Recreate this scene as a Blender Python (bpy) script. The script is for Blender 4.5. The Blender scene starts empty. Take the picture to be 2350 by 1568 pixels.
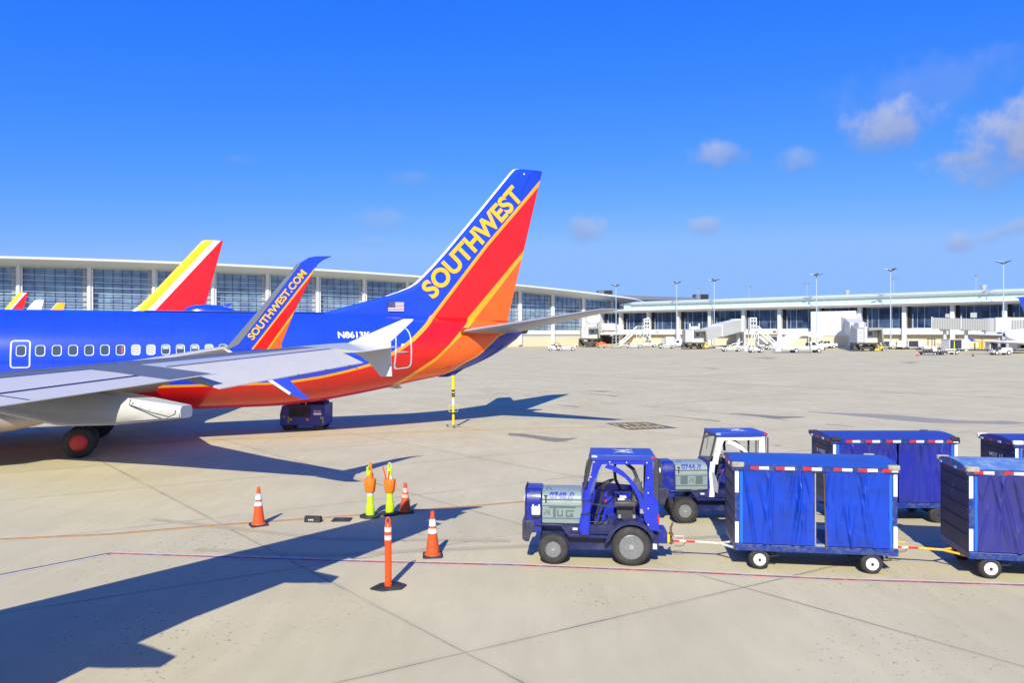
import bpy, math, random
from mathutils import Vector, Matrix
random.seed(7)
PI = math.pi
R = math.radians
SC = bpy.context.scene
COL = SC.collection

# ------------------------------------------------------------------ camera
F, YH, ROLL, CH = 1655.0, 777.0, 0.0035, 4.10      # focal length and horizon for a 2350 px wide frame, roll, eye height
PITCH = math.atan((YH - 784.0) / F)
cam = bpy.data.cameras.new("camera"); camo = bpy.data.objects.new("camera", cam); COL.objects.link(camo)
cam.sensor_width = 36.0; cam.lens = 36.0 * F / 2350.0
cam.clip_start = 0.1; cam.clip_end = 6000
fw = Vector((0, math.cos(PITCH), math.sin(PITCH))); up0 = Vector((0, -math.sin(PITCH), math.cos(PITCH))); r0 = Vector((1, 0, 0))
rt = r0 * math.cos(ROLL) - up0 * math.sin(ROLL); upv = up0 * math.cos(ROLL) + r0 * math.sin(ROLL)
camo.matrix_world = Matrix(((rt.x, upv.x, -fw.x, 0), (rt.y, upv.y, -fw.y, 0), (rt.z, upv.z, -fw.z, CH), (0, 0, 0, 1)))
SC.camera = camo

# ------------------------------------------------------------------ light and sky
SUN_EL, SUN_AZ = 38.5, 9.5                          # the light travels towards azimuth 9.5 degrees right of +Y
sl = bpy.data.lights.new("sun", 'SUN'); slo = bpy.data.objects.new("sun", sl); COL.objects.link(slo)
sl.energy = 4.4; sl.angle = R(0.55); sl.color = (1.0, 0.955, 0.82)
ld = Vector((math.sin(R(SUN_AZ)) * math.cos(R(SUN_EL)), math.cos(R(SUN_AZ)) * math.cos(R(SUN_EL)), -math.sin(R(SUN_EL))))
slo.rotation_euler = ld.to_track_quat('-Z', 'Y').to_euler()
SC.view_settings.view_transform = 'Standard'; SC.view_settings.look = 'None'
SC.view_settings.exposure = 0.48; SC.view_settings.gamma = 1.0
SC.render.engine = 'CYCLES'
SC.cycles.use_denoising = True
SC.cycles.max_bounces = 6

def ray(u, v):
    x, y = u - 1175.0, v - 784.0
    c, s = math.cos(ROLL), math.sin(ROLL)
    a, b = x * c - y * s, y * c + x * s
    X, yc = a / F, -b / F
    return Vector((X, -yc * math.sin(PITCH) + math.cos(PITCH), yc * math.cos(PITCH) + math.sin(PITCH)))
def at(u, v, Y):                                    # point at distance Y ahead
    d = ray(u, v); return d * (Y / d.y) + Vector((0, 0, CH))

world = bpy.data.worlds.new("World"); SC.world = world; world.use_nodes = True
wn, wl = world.node_tree.nodes, world.node_tree.links
wn.clear()
def N(nt, t, **k):
    n = nt.nodes.new(t)
    for a, b in k.items(): setattr(n, a, b)
    return n
def M(nt, op, a, b=None, c=None, clamp=False):
    n = nt.nodes.new('ShaderNodeMath'); n.operation = op; n.use_clamp = clamp
    for i, x in enumerate((a, b, c)):
        if x is None: continue
        if isinstance(x, (int, float)): n.inputs[i].default_value = x
        else: nt.links.new(x, n.inputs[i])
    return n.outputs[0]
def mixc(nt, f, a, b):
    n = nt.nodes.new('ShaderNodeMix'); n.data_type = 'RGBA'
    for i, x in ((0, f), (6, a), (7, b)):
        if isinstance(x, (int, float)): n.inputs[i].default_value = x
        elif isinstance(x, tuple): n.inputs[i].default_value = (*x, 1) if len(x) == 3 else x
        else: nt.links.new(x, n.inputs[i])
    return n.outputs[2]
wt = world.node_tree
sky = N(wt, 'ShaderNodeTexSky', sky_type='NISHITA', sun_disc=False, sun_elevation=R(SUN_EL), sun_rotation=R(180 + SUN_AZ),
        altitude=0, air_density=1.0, dust_density=0.6, ozone_density=3.0)
hs = N(wt, 'ShaderNodeHueSaturation'); hs.inputs['Saturation'].default_value = 1.0; hs.inputs['Hue'].default_value = 0.5; hs.inputs['Value'].default_value = 1.0
ss_ = N(wt, 'ShaderNodeSeparateColor'); wl.new(sky.outputs[0], ss_.inputs[0]); cc_ = N(wt, 'ShaderNodeCombineColor')
for i_, (g_, p_, n_, cap_) in enumerate(((.88, 2.02, .12, .206), (.51, .95, .12, .372), (1.6, .8, .12, .715))):     # camera-like response of the blue sky
    wl.new(M(wt, 'MINIMUM', M(wt, 'MULTIPLY', M(wt, 'POWER', M(wt, 'MULTIPLY', sky.outputs[0] if False else ss_.outputs[i_], n_), p_), g_ / n_), cap_ / n_), cc_.inputs[i_])
wl.new(cc_.outputs[0], hs.inputs['Color'])
tc = N(wt, 'ShaderNodeTexCoord'); geo = tc.outputs['Generated']
nz = N(wt, 'ShaderNodeTexNoise'); nz.inputs['Scale'].default_value = 26; nz.inputs['Detail'].default_value = 8; nz.inputs['Roughness'].default_value = .58
nz2 = N(wt, 'ShaderNodeTexNoise'); nz2.inputs['Scale'].default_value = 11; nz2.inputs['Detail'].default_value = 3
wl.new(geo, nz.inputs['Vector']); wl.new(geo, nz2.inputs['Vector'])
noi = M(wt, 'ADD', M(wt, 'MULTIPLY', M(wt, 'SUBTRACT', nz.outputs[0], .5), 2.1), M(wt, 'MULTIPLY', M(wt, 'SUBTRACT', nz2.outputs[0], .5), 1.2))
def dotn(vec, v):
    n = wt.nodes.new('ShaderNodeVectorMath'); n.operation = 'DOT_PRODUCT'; wl.new(vec, n.inputs[0]); n.inputs[1].default_value = v
    return n.outputs['Value']
CL = [(1660, 352, 76, 30, .55, 0), (1832, 366, 44, 26, .42, 0), (2050, 290, 88, 50, .8, 0), (2340, 316, 128, 80, .95, .5), (2235, 362, 66, 30, .7, 0),
      (1338, 526, 46, 32, .55, 0), (1616, 518, 40, 20, .5, 0), (2200, 558, 44, 22, .6, 0), (2310, 530, 90, 18, .45, .3),
      (948, 412, 50, 24, .2, 0), (868, 502, 60, 26, .2, 0), (550, 366, 50, 16, .13, 0), (2150, 195, 190, 60, .16, .1), (860, 556, 44, 12, .16, 0)]
tot = None; shade = None
for (u, v, wx, wy, amt, tilt) in CL:
    d = ray(u, v).normalized(); h = Vector((d.y, -d.x, 0)).normalized(); b = h.cross(d).normalized()
    if b.z < 0: b = -b
    h2 = h * math.cos(tilt) + b * math.sin(tilt); b2 = b * math.cos(tilt) - h * math.sin(tilt)
    k = F / math.sqrt((u - 1175) ** 2 + F * F + (v - 784) ** 2) * F
    px = M(wt, 'MULTIPLY', dotn(geo, h2), F / wx); py = M(wt, 'MULTIPLY', dotn(geo, b2), F / wy)
    dd = M(wt, 'SQRT', M(wt, 'ADD', M(wt, 'MULTIPLY', px, px), M(wt, 'MULTIPLY', py, py)))
    front = M(wt, 'GREATER_THAN', dotn(geo, d), .5)
    q = M(wt, 'MULTIPLY', M(wt, 'SUBTRACT', 1.2, M(wt, 'SUBTRACT', dd, noi)), .9, clamp=True); q = M(wt, 'MULTIPLY', M(wt, 'MULTIPLY', q, q), M(wt, 'SUBTRACT', 3.0, M(wt, 'MULTIPLY', q, 2.0)))
    q = M(wt, 'MULTIPLY', M(wt, 'MULTIPLY', q, amt), front)
    q = M(wt, 'MULTIPLY', q, M(wt, 'LESS_THAN', dd, 2.4))
    s = M(wt, 'MULTIPLY', q, M(wt, 'MULTIPLY_ADD', M(wt, 'ADD', py, noi), .5, .5, clamp=True))
    tot = q if tot is None else M(wt, 'MAXIMUM', tot, q)
    shade = s if shade is None else M(wt, 'MAXIMUM', shade, s)
ccol = mixc(wt, M(wt, 'DIVIDE', shade, M(wt, 'MAXIMUM', tot, .001), clamp=True), (1.25, 1.75, 3.7), (3.3, 3.5, 4.5))
skyc = mixc(wt, tot, hs.outputs[0], ccol)
bg = N(wt, 'ShaderNodeBackground'); bg.inputs['Strength'].default_value = 0.12
wo = N(wt, 'ShaderNodeOutputWorld'); wl.new(skyc, bg.inputs[0]); wl.new(bg.outputs[0], wo.inputs[0])

# ------------------------------------------------------------------ helpers
class MB:
    def __init__(s): s.v = []; s.f = []; s.m = []
    def add(s, vs, fs, m=0, T=None):
        o = len(s.v)
        s.v += [T(*p) if T else tuple(p) for p in vs]
        for f in fs: s.f.append([o + i for i in f]); s.m.append(m)
        return s
    def box(s, x0, x1, y0, y1, z0, z1, m=0, T=None):
        return s.add([(x0, y0, z0), (x1, y0, z0), (x1, y1, z0), (x0, y1, z0), (x0, y0, z1), (x1, y0, z1), (x1, y1, z1), (x0, y1, z1)],
              [(0, 3, 2, 1), (4, 5, 6, 7), (0, 1, 5, 4), (1, 2, 6, 5), (2, 3, 7, 6), (3, 0, 4, 7)], m, T)
    def prism(s, poly, y0, y1, m=0, ax='y', T=None):     # poly in the plane across the axis
        n = len(poly)
        def P(p, t): return (p[0], t, p[1]) if ax == 'y' else ((t, p[0], p[1]) if ax == 'x' else (p[0], p[1], t))
        vs = [P(p, y0) for p in poly] + [P(p, y1) for p in poly]
        fs = [tuple(range(n)), tuple(reversed(range(n, 2 * n)))] + [(i, (i + 1) % n, n + (i + 1) % n, n + i) for i in range(n)]
        return s.add(vs, fs, m, T)
    def cyl(s, p0, p1, r0, r1=None, n=20, m=0, caps=True):
        r1 = r0 if r1 is None else r1
        p0, p1 = Vector(p0), Vector(p1); d = (p1 - p0).normalized()
        a = d.cross(Vector((0, 0, 1)) if abs(d.z) < .9 else Vector((1, 0, 0))).normalized(); b = d.cross(a)
        vs = [tuple(p + (a * math.cos(2 * PI * i / n) + b * math.sin(2 * PI * i / n)) * r) for p, r in ((p0, r0), (p1, r1)) for i in range(n)]
        fs = [(i, (i + 1) % n, n + (i + 1) % n, n + i) for i in range(n)]
        if caps: fs += [tuple(reversed(range(n))), tuple(range(n, 2 * n))]
        return s.add(vs, fs, m)
    def lathe(s, prof, c=(0, 0, 0), ax='z', n=28, m=0):   # prof [(r, t)] along the axis
        vs = []
        for r, t in prof:
            for i in range(n):
                a = 2 * PI * i / n; x, y = r * math.cos(a), r * math.sin(a)
                p = (x, y, t) if ax == 'z' else ((x, t, y) if ax == 'y' else (t, x, y))
                vs.append((p[0] + c[0], p[1] + c[1], p[2] + c[2]))
        fs = [(k * n + i, k * n + (i + 1) % n, (k + 1) * n + (i + 1) % n, (k + 1) * n + i) for k in range(len(prof) - 1) for i in range(n)]
        if prof[0][0] > 1e-5: fs.append(tuple(reversed(range(n))))
        if prof[-1][0] > 1e-5: fs.append(tuple(range((len(prof) - 1) * n, len(prof) * n)))
        return s.add(vs, fs, m)
    def tube(s, pts, r, n=8, m=0, closed=False):
        pts = [Vector(p) for p in pts]; k = len(pts); vs = []; a = None
        for i, p in enumerate(pts):
            if closed: d = pts[(i + 1) % k] - pts[i - 1]
            else: d = pts[min(i + 1, k - 1)] - pts[max(i - 1, 0)]
            d.normalize()
            if a is None: a = d.cross(Vector((0, 0, 1)) if abs(d.z) < .9 else Vector((1, 0, 0)))
            a = (a - d * a.dot(d)).normalized(); b = d.cross(a)
            vs += [tuple(p + (a * math.cos(2 * PI * j / n) + b * math.sin(2 * PI * j / n)) * r) for j in range(n)]
        K = k if closed else k - 1
        fs = [(i * n + j, i * n + (j + 1) % n, ((i + 1) % k) * n + (j + 1) % n, ((i + 1) % k) * n + j) for i in range(K) for j in range(n)]
        if not closed: fs += [tuple(reversed(range(n))), tuple(range((k - 1) * n, k * n))]
        return s.add(vs, fs, m)
    def loft(s, rings, m=0, caps=True, mf=None):
        n = len(rings[0]); o = len(s.v)
        for r in rings: s.v += [tuple(p) for p in r]
        for k in range(len(rings) - 1):
            for i in range(n):
                s.f.append([o + k * n + i, o + k * n + (i + 1) % n, o + (k + 1) * n + (i + 1) % n, o + (k + 1) * n + i])
                s.m.append(mf(k, i) if mf else m)
        if caps:
            s.f.append([o + i for i in reversed(range(n))]); s.m.append(m)
            s.f.append([o + (len(rings) - 1) * n + i for i in range(n)]); s.m.append(m)
        return s
    def build(s, name, mats, parent=None, bevel=0, angle=32, flat=False):
        me = bpy.data.meshes.new(name); me.from_pydata(s.v, [], s.f)
        mats = mats if isinstance(mats, (list, tuple)) else [mats]
        for x in mats: me.materials.append(x)
        me.polygons.foreach_set('material_index', s.m)
        me.update(); me.validate()
        import bmesh
        bm = bmesh.new(); bm.from_mesh(me); bmesh.ops.recalc_face_normals(bm, faces=bm.faces); bm.to_mesh(me); bm.free()
        if not flat:
            me.polygons.foreach_set('use_smooth', [True] * len(me.polygons)); me.set_sharp_from_angle(angle=R(angle))
        o = bpy.data.objects.new(name, me); COL.objects.link(o)
        if parent is not None: o.parent = parent
        if bevel:
            b = o.modifiers.new('bevel', 'BEVEL'); b.width = bevel; b.segments = 2; b.limit_method = 'ANGLE'; b.angle_limit = R(40)
        return o
def tag(o, label=None, cat=None, group=None, kind=None):
    if label: o['label'] = label
    if cat: o['category'] = cat
    if group: o['group'] = group
    if kind: o['kind'] = kind
    return o
def thing(name, label, cat, loc=(0, 0, 0), rz=0, group=None):
    o = bpy.data.objects.new(name, None); COL.objects.link(o); o.empty_display_size = .3
    o.location = loc; o.rotation_euler = (0, 0, rz)
    return tag(o, label, cat, group)
def kids(o): return [c for c in COL.objects if c.parent == o]
def copy_tree(o, parent=None):
    c = o.copy(); COL.objects.link(c); c.parent = parent
    for ch in kids(o): copy_tree(ch, c)
    return c
def rr(x0, x1, z0, z1, r, n=5):                      # rounded rectangle outline
    out = []
    for cx, cz, a0 in ((x1 - r, z1 - r, 0), (x0 + r, z1 - r, 90), (x0 + r, z0 + r, 180), (x1 - r, z0 + r, 270)):
        for i in range(n + 1):
            a = R(a0 + 90 * i / n); out.append((cx + r * math.cos(a), cz + r * math.sin(a)))
    return out

MATS = {}
def mat(name, col, rough=.5, metal=0., var=.08, scale=3., spec=.5, coat=0., bump=0., bscale=40., dirt=None, dirtamt=0., ds=2.5, ior=None, alpha=None, trans=0., emit=None):
    if name in MATS: return MATS[name]
    m = bpy.data.materials.new(name); m.use_nodes = True; nt = m.node_tree; b = nt.nodes['Principled BSDF']
    b.inputs['Roughness'].default_value = rough; b.inputs['Metallic'].default_value = metal
    b.inputs['Specular IOR Level'].default_value = spec; b.inputs['Coat Weight'].default_value = coat
    if ior: b.inputs['IOR'].default_value = ior
    if trans: b.inputs['Transmission Weight'].default_value = trans
    if alpha is not None: b.inputs['Alpha'].default_value = alpha
    tc = N(nt, 'ShaderNodeTexCoord'); nz = N(nt, 'ShaderNodeTexNoise'); nz.inputs['Scale'].default_value = scale; nz.inputs['Detail'].default_value = 5
    nt.links.new(tc.outputs['Object'], nz.inputs['Vector'])
    f = M(nt, 'MULTIPLY_ADD', M(nt, 'SUBTRACT', nz.outputs[0], .5), var * 4, .5, clamp=True)
    lo = tuple(c * (1 - var * 1.5) for c in col); hi = tuple(min(1, c * (1 + var * 1.5)) for c in col)
    c = mixc(nt, f, lo, hi)
    if dirt:
        n2 = N(nt, 'ShaderNodeTexNoise'); n2.inputs['Scale'].default_value = ds; n2.inputs['Detail'].default_value = 9; n2.inputs['Roughness'].default_value = .7
        nt.links.new(tc.outputs['Object'], n2.inputs['Vector'])
        g = M(nt, 'MULTIPLY', M(nt, 'MULTIPLY_ADD', n2.outputs[0], 5., -2.35, clamp=True), dirtamt)
        c = mixc(nt, g, c, dirt)
        nt.links.new(M(nt, 'MULTIPLY_ADD', g, .3, rough, clamp=True), b.inputs['Roughness'])
    nt.links.new(c, b.inputs['Base Color'])
    if bump:
        n3 = N(nt, 'ShaderNodeTexNoise'); n3.inputs['Scale'].default_value = bscale; n3.inputs['Detail'].default_value = 4
        nt.links.new(tc.outputs['Object'], n3.inputs['Vector'])
        bp = N(nt, 'ShaderNodeBump'); bp.inputs['Strength'].default_value = bump; bp.inputs['Distance'].default_value = .02
        nt.links.new(n3.outputs[0], bp.inputs['Height']); nt.links.new(bp.outputs[0], b.inputs['Normal'])
    MATS[name] = m; return m
def clear_glass(name, tint, a=.12, rough=.03):        # thin glazing: mostly see-through with a reflection
    if name in MATS: return MATS[name]
    m = bpy.data.materials.new(name); m.use_nodes = True; nt = m.node_tree; nt.nodes.remove(nt.nodes['Principled BSDF'])
    t = N(nt, 'ShaderNodeBsdfTransparent'); t.inputs[0].default_value = (*tint, 1); g = N(nt, 'ShaderNodeBsdfGlossy'); g.inputs['Roughness'].default_value = rough
    d = N(nt, 'ShaderNodeBsdfDiffuse'); d.inputs[0].default_value = (.6, .6, .58, 1)
    mx = N(nt, 'ShaderNodeMixShader'); mx.inputs[0].default_value = a
    mx2 = N(nt, 'ShaderNodeMixShader'); mx2.inputs[0].default_value = a * .6
    nt.links.new(t.outputs[0], mx2.inputs[1]); nt.links.new(d.outputs[0], mx2.inputs[2])
    nt.links.new(mx2.outputs[0], mx.inputs[1]); nt.links.new(g.outputs[0], mx.inputs[2]); nt.links.new(mx.outputs[0], nt.nodes['Material Output'].inputs[0])
    MATS[name] = m; return m
def livery(name, cols, curves, ar, zr, rough=.24, coat=.5):
    """cols top to bottom; curves[k] = the (a, z) line between colour k and k+1; ar, zr = ranges of a and z"""
    m = bpy.data.materials.new(name); m.use_nodes = True; nt = m.node_tree; b = nt.nodes['Principled BSDF']
    b.inputs['Roughness'].default_value = rough; b.inputs['Coat Weight'].default_value = coat; b.inputs['Coat Roughness'].default_value = .08
    tc = N(nt, 'ShaderNodeTexCoord'); sp = N(nt, 'ShaderNodeSeparateXYZ'); nt.links.new(tc.outputs['Object'], sp.inputs[0])
    an = M(nt, 'DIVIDE', M(nt, 'SUBTRACT', sp.outputs[0], ar[0]), ar[1] - ar[0], clamp=True)
    zn = M(nt, 'DIVIDE', M(nt, 'SUBTRACT', sp.outputs[2], zr[0]), zr[1] - zr[0])
    nz = N(nt, 'ShaderNodeTexNoise'); nz.inputs['Scale'].default_value = .9; nz.inputs['Detail'].default_value = 6; nt.links.new(tc.outputs['Object'], nz.inputs['Vector'])
    c = cols[0]
    for col, cv in zip(cols[1:], curves):
        fc = N(nt, 'ShaderNodeFloatCurve'); mp = fc.mapping; mp.use_clip = False; crv = mp.curves[0]
        pts = [((a - ar[0]) / (ar[1] - ar[0]), (z - zr[0]) / (zr[1] - zr[0])) for a, z in cv]
        if pts[0][0] > 0: pts = [(0, pts[0][1])] + pts
        if pts[-1][0] < 1: pts = pts + [(1, pts[-1][1])]
        for i, p in enumerate(pts):
            if i < 2: q = crv.points[i]; q.location = p
            else: q = crv.points.new(*p)
        for q in crv.points: q.handle_type = 'VECTOR'
        mp.update()
        nt.links.new(an, fc.inputs['Value'])
        below = M(nt, 'LESS_THAN', zn, fc.outputs[0])
        c = mixc(nt, below, c, col)
    def seam_(ax, p, w): return M(nt, 'LESS_THAN', M(nt, 'MULTIPLY', M(nt, 'ABSOLUTE', M(nt, 'SUBTRACT', M(nt, 'FRACT', M(nt, 'DIVIDE', sp.outputs[ax], p)), .5)), p), w)
    if ar[1] - ar[0] > 5: c = mixc(nt, M(nt, 'MULTIPLY', M(nt, 'MAXIMUM', seam_(0, 1.93, .007), seam_(2, 1.31, .006)), .45), c, (.02, .02, .05))
    v = N(nt, 'ShaderNodeHueSaturation'); nt.links.new(c, v.inputs['Color']) if not isinstance(c, tuple) else None
    nt.links.new(M(nt, 'MULTIPLY_ADD', nz.outputs[0], .42, .79), v.inputs['Value'])
    nt.links.new(v.outputs[0], b.inputs['Base Color'])
    return m
def text_mesh(s, bold=.02, italic=0):
    cu = bpy.data.curves.new('t', 'FONT'); cu.body = s; cu.offset = bold; cu.shear = italic; cu.resolution_u = 5
    o = bpy.data.objects.new('t', cu); COL.objects.link(o); bpy.context.view_layer.update()
    dg = bpy.context.evaluated_depsgraph_get(); me = bpy.data.meshes.new_from_object(o.evaluated_get(dg))
    vs = [tuple(v.co) for v in me.vertices]; fs = [tuple(p.vertices) for p in me.polygons]
    bpy.data.objects.remove(o); bpy.data.curves.remove(cu); bpy.data.meshes.remove(me)
    x0, x1 = min(v[0] for v in vs), max(v[0] for v in vs); y0, y1 = min(v[1] for v in vs), max(v[1] for v in vs)
    return [((v[0] - x0) / (x1 - x0), (v[1] - y0) / (y1 - y0)) for v in vs], fs
def text(name, s, place, w, h, m, parent, bold=.02, italic=0, sub=0):
    """place(x, y) maps lettering coordinates (metres) to a 3D point"""
    vs, fs = text_mesh(s, bold, italic)
    if sub:
        import bmesh
        bm = bmesh.new(); V = [bm.verts.new((x, y, 0)) for x, y in vs]
        for f in fs:
            try: bm.faces.new([V[i] for i in f])
            except ValueError: pass
        bmesh.ops.triangulate(bm, faces=bm.faces); bmesh.ops.subdivide_edges(bm, edges=bm.edges, cuts=sub, use_grid_fill=True)
        bm.verts.index_update(); vs = [(v.co.x, v.co.y) for v in bm.verts]; fs = [[v.index for v in f.verts] for f in bm.faces]; bm.free()
    me = bpy.data.meshes.new(name); me.from_pydata([tuple(place(x * w, y * h)) for x, y in vs], [], fs)
    me.materials.append(m); me.update()
    o = bpy.data.objects.new(name, me); COL.objects.link(o); o.parent = parent
    return o
def flat(name, polys, place, m, parent):             # thin painted shapes
    mb = MB()
    for p in polys: mb.add([place(x, y) for x, y in p], [tuple(range(len(p)))])
    me = bpy.data.meshes.new(name); me.from_pydata(mb.v, [], mb.f); me.materials.append(m); me.update()
    o = bpy.data.objects.new(name, me); COL.objects.link(o); o.parent = parent
    return o

# common materials
WHITE = mat('white_paint', (.78, .78, .76), .38, var=.04)
WHITE2 = mat('warm_white_paint', (.74, .72, .66), .5, var=.05, dirt=(.45, .4, .33), dirtamt=.35)
NAVY = mat('navy_paint', (.012, .016, .11), .38, var=.2, dirt=(.10, .10, .13), dirtamt=.3)
BLUE = mat('royal_blue_paint', (.018, .03, .42), .3, var=.12, coat=.3)
BLACK = mat('black_rubber', (.018, .018, .02), .75, var=.25, dirt=(.09, .085, .08), dirtamt=.5)
TYRE = mat('tyre_rubber', (.032, .03, .03), .8, var=.2, bump=.3, bscale=25, dirt=(.13, .12, .11), dirtamt=.45)
STEEL = mat('grey_steel', (.42, .42, .41), .42, .35, var=.1, dirt=(.2, .18, .15), dirtamt=.5, ds=9)
DKSTEEL = mat('dark_steel', (.06, .06, .065), .5, .3, var=.2)
YEL = mat('yellow_paint', (.85, .52, .02), .45, var=.1)
REDP = mat('red_paint', (.65, .02, .02), .45, var=.1)
ORANGE = mat('orange_plastic', (.95, .11, .008), .45, var=.06)
REFL = mat('white_reflective', (.82, .82, .8), .4, var=.06)
LIME = mat('lime_plastic', (.52, .85, .01), .4, var=.05)
SEATM = mat('worn_black_vinyl', (.05, .045, .06), .5, var=.3, dirt=(.25, .22, .2), dirtamt=.4)
GREYG = mat('grey_green_paint', (.27, .34, .33), .4, var=.1, scale=2, dirt=(.17, .2, .18), dirtamt=.6, ds=4, bump=.03)
RUST = mat('rusty_steel', (.16, .10, .05), .7, .3, var=.3)
CONC = mat('pale_concrete', (.6, .57, .49), .8, var=.08)

# ------------------------------------------------------------------ terrain
FD = Vector((.7484, -.6633)); FP = Vector((33.5, 220.0))          # the concourse facade: direction and first column
def gz(x, y):
    z = 0.0
    pts = ((40, 0), (150, 1.2), (200, 1.6), (260, 2.2))
    if y > 40:
        for (a, b), (c, d) in zip(pts, pts[1:]):
            if y <= c: z = b + (d - b) * (y - a) / (c - a); break
        else: z = 2.2
    q = Vector((x, y)) - FP; s = q.dot(FD); n = q.x * FD.y - q.y * FD.x          # n > 0 on the apron side
    if y > 100 and s > -12:
        tgt = 2.3 - .0062 * s
        z = max(z, min(tgt, tgt - max(0, n) * .055)) if n > -5 else tgt
    return z
def gp(u, v):                                        # where the sight line meets the apron
    d = ray(u, v); lo, hi = 2.0, 400.0
    for _ in range(50):
        t = (lo + hi) / 2; p = d * t
        if CH + p.z > gz(p.x, p.y): lo = t
        else: hi = t
    p = d * lo; return Vector((p.x, p.y, gz(p.x, p.y)))
def conc_mat():
    m = bpy.data.materials.new('apron_concrete'); m.use_nodes = True; nt = m.node_tree; b = nt.nodes['Principled BSDF']
    tc = N(nt, 'ShaderNodeTexCoord'); P = tc.outputs['Object']; sp = N(nt, 'ShaderNodeSeparateXYZ'); nt.links.new(P, sp.inputs[0])
    def noise(s, d=5, r=.55, vec=P):
        n = N(nt, 'ShaderNodeTexNoise'); n.inputs['Scale'].default_value = s; n.inputs['Detail'].default_value = d; n.inputs['Roughness'].default_value = r
        nt.links.new(vec, n.inputs['Vector']); return n.outputs[0]
    # slab grid: corners of the slabs seen beside the tugs
    ox, oy = -.62, 9.39; ax, ay, bx, by = 4.40, 2.42, -3.15, 3.55
    det = ax * by - bx * ay
    dx, dy = M(nt, 'SUBTRACT', sp.outputs[0], ox), M(nt, 'SUBTRACT', sp.outputs[1], oy)
    U = M(nt, 'ADD', M(nt, 'MULTIPLY', dx, by / det), M(nt, 'MULTIPLY', dy, -bx / det))
    V = M(nt, 'ADD', M(nt, 'MULTIPLY', dx, -ay / det), M(nt, 'MULTIPLY', dy, ax / det))
    wob = M(nt, 'MULTIPLY', M(nt, 'SUBTRACT', noise(2.2, 6, .7), .5), .010)
    def line(W, L):
        fr = M(nt, 'FRACT', M(nt, 'ADD', M(nt, 'ADD', W, wob), .5)); d = M(nt, 'MULTIPLY', M(nt, 'ABSOLUTE', M(nt, 'SUBTRACT', fr, .5)), L)
        return M(nt, 'SUBTRACT', 1., M(nt, 'DIVIDE', M(nt, 'SUBTRACT', d, .006), .014, clamp=True))
    jl = M(nt, 'MAXIMUM', line(U, 4.9), line(V, 4.7))
    def wide(W, L):
        fr = M(nt, 'FRACT', M(nt, 'ADD', W, .5)); d = M(nt, 'MULTIPLY', M(nt, 'ABSOLUTE', M(nt, 'SUBTRACT', fr, .5)), L)
        return M(nt, 'SUBTRACT', 1., M(nt, 'DIVIDE', d, .11, clamp=True))
    jl = M(nt, 'MULTIPLY', jl, M(nt, 'MULTIPLY_ADD', noise(.28), 4.2, -1.45, clamp=True))
    cv = N(nt, 'ShaderNodeCombineXYZ'); nt.links.new(M(nt, 'FLOOR', U), cv.inputs[0]); nt.links.new(M(nt, 'FLOOR', V), cv.inputs[1])
    wnz = N(nt, 'ShaderNodeTexWhiteNoise', noise_dimensions='2D'); nt.links.new(cv.outputs[0], wnz.inputs['Vector'])
    tone = M(nt, 'MULTIPLY', M(nt, 'SUBTRACT', wnz.outputs[0], .5), .10)
    mp = N(nt, 'ShaderNodeMapping'); mp.inputs['Rotation'].default_value = (0, 0, R(-30)); mp.inputs['Scale'].default_value = (1, .22, 1); nt.links.new(P, mp.inputs[0])
    big = M(nt, 'SUBTRACT', noise(.35, 6, .6), .5); mid = M(nt, 'SUBTRACT', noise(2.2, 6, .65, mp.outputs[0]), .5); fine = M(nt, 'SUBTRACT', noise(55, 3), .5)
    val = M(nt, 'ADD', M(nt, 'ADD', M(nt, 'MULTIPLY', big, .55), M(nt, 'MULTIPLY', mid, .42)), M(nt, 'ADD', M(nt, 'MULTIPLY', fine, .25), tone))
    col = mixc(nt, M(nt, 'ADD', .5, val, clamp=True), (.345, .296, .175), (.655, .578, .365))
    # oil spatter and dark streaks
    sp1 = M(nt, 'MULTIPLY_ADD', noise(12, 3, .55), 24, -15.0, clamp=True); ar = M(nt, 'MULTIPLY_ADD', noise(.25, 3), 7, -3.4, clamp=True)
    col = mixc(nt, M(nt, 'MULTIPLY', M(nt, 'MULTIPLY', sp1, ar), .75), col, (.12, .115, .105))
    mp2 = N(nt, 'ShaderNodeMapping'); mp2.inputs['Rotation'].default_value = (0, 0, R(5)); mp2.inputs['Scale'].default_value = (.07, .9, 1); nt.links.new(P, mp2.inputs[0])
    st = M(nt, 'MULTIPLY_ADD', noise(1.0, 5, .6, mp2.outputs[0]), 9, -6.1, clamp=True)
    col = mixc(nt, M(nt, 'MULTIPLY', st, .45), col, (.2, .19, .175))
    col = mixc(nt, M(nt, 'MULTIPLY', jl, .8), col, (.07, .062, .05))
    halo = M(nt, 'MULTIPLY', M(nt, 'MAXIMUM', wide(U, 4.9), wide(V, 4.7)), M(nt, 'MULTIPLY_ADD', noise(1.1), 1.6, -.5, clamp=True)); col = mixc(nt, M(nt, 'MULTIPLY', halo, .4), col, (.2, .175, .14))
    nt.links.new(col, b.inputs['Base Color']); b.inputs['Roughness'].default_value = .82; b.inputs['Specular IOR Level'].default_value = .25
    bp = N(nt, 'ShaderNodeBump'); bp.inputs['Strength'].default_value = .25; bp.inputs['Distance'].default_value = .01
    nt.links.new(M(nt, 'SUBTRACT', fine, jl), bp.inputs['Height']); nt.links.new(bp.outputs[0], b.inputs['Normal'])
    return m
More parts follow.
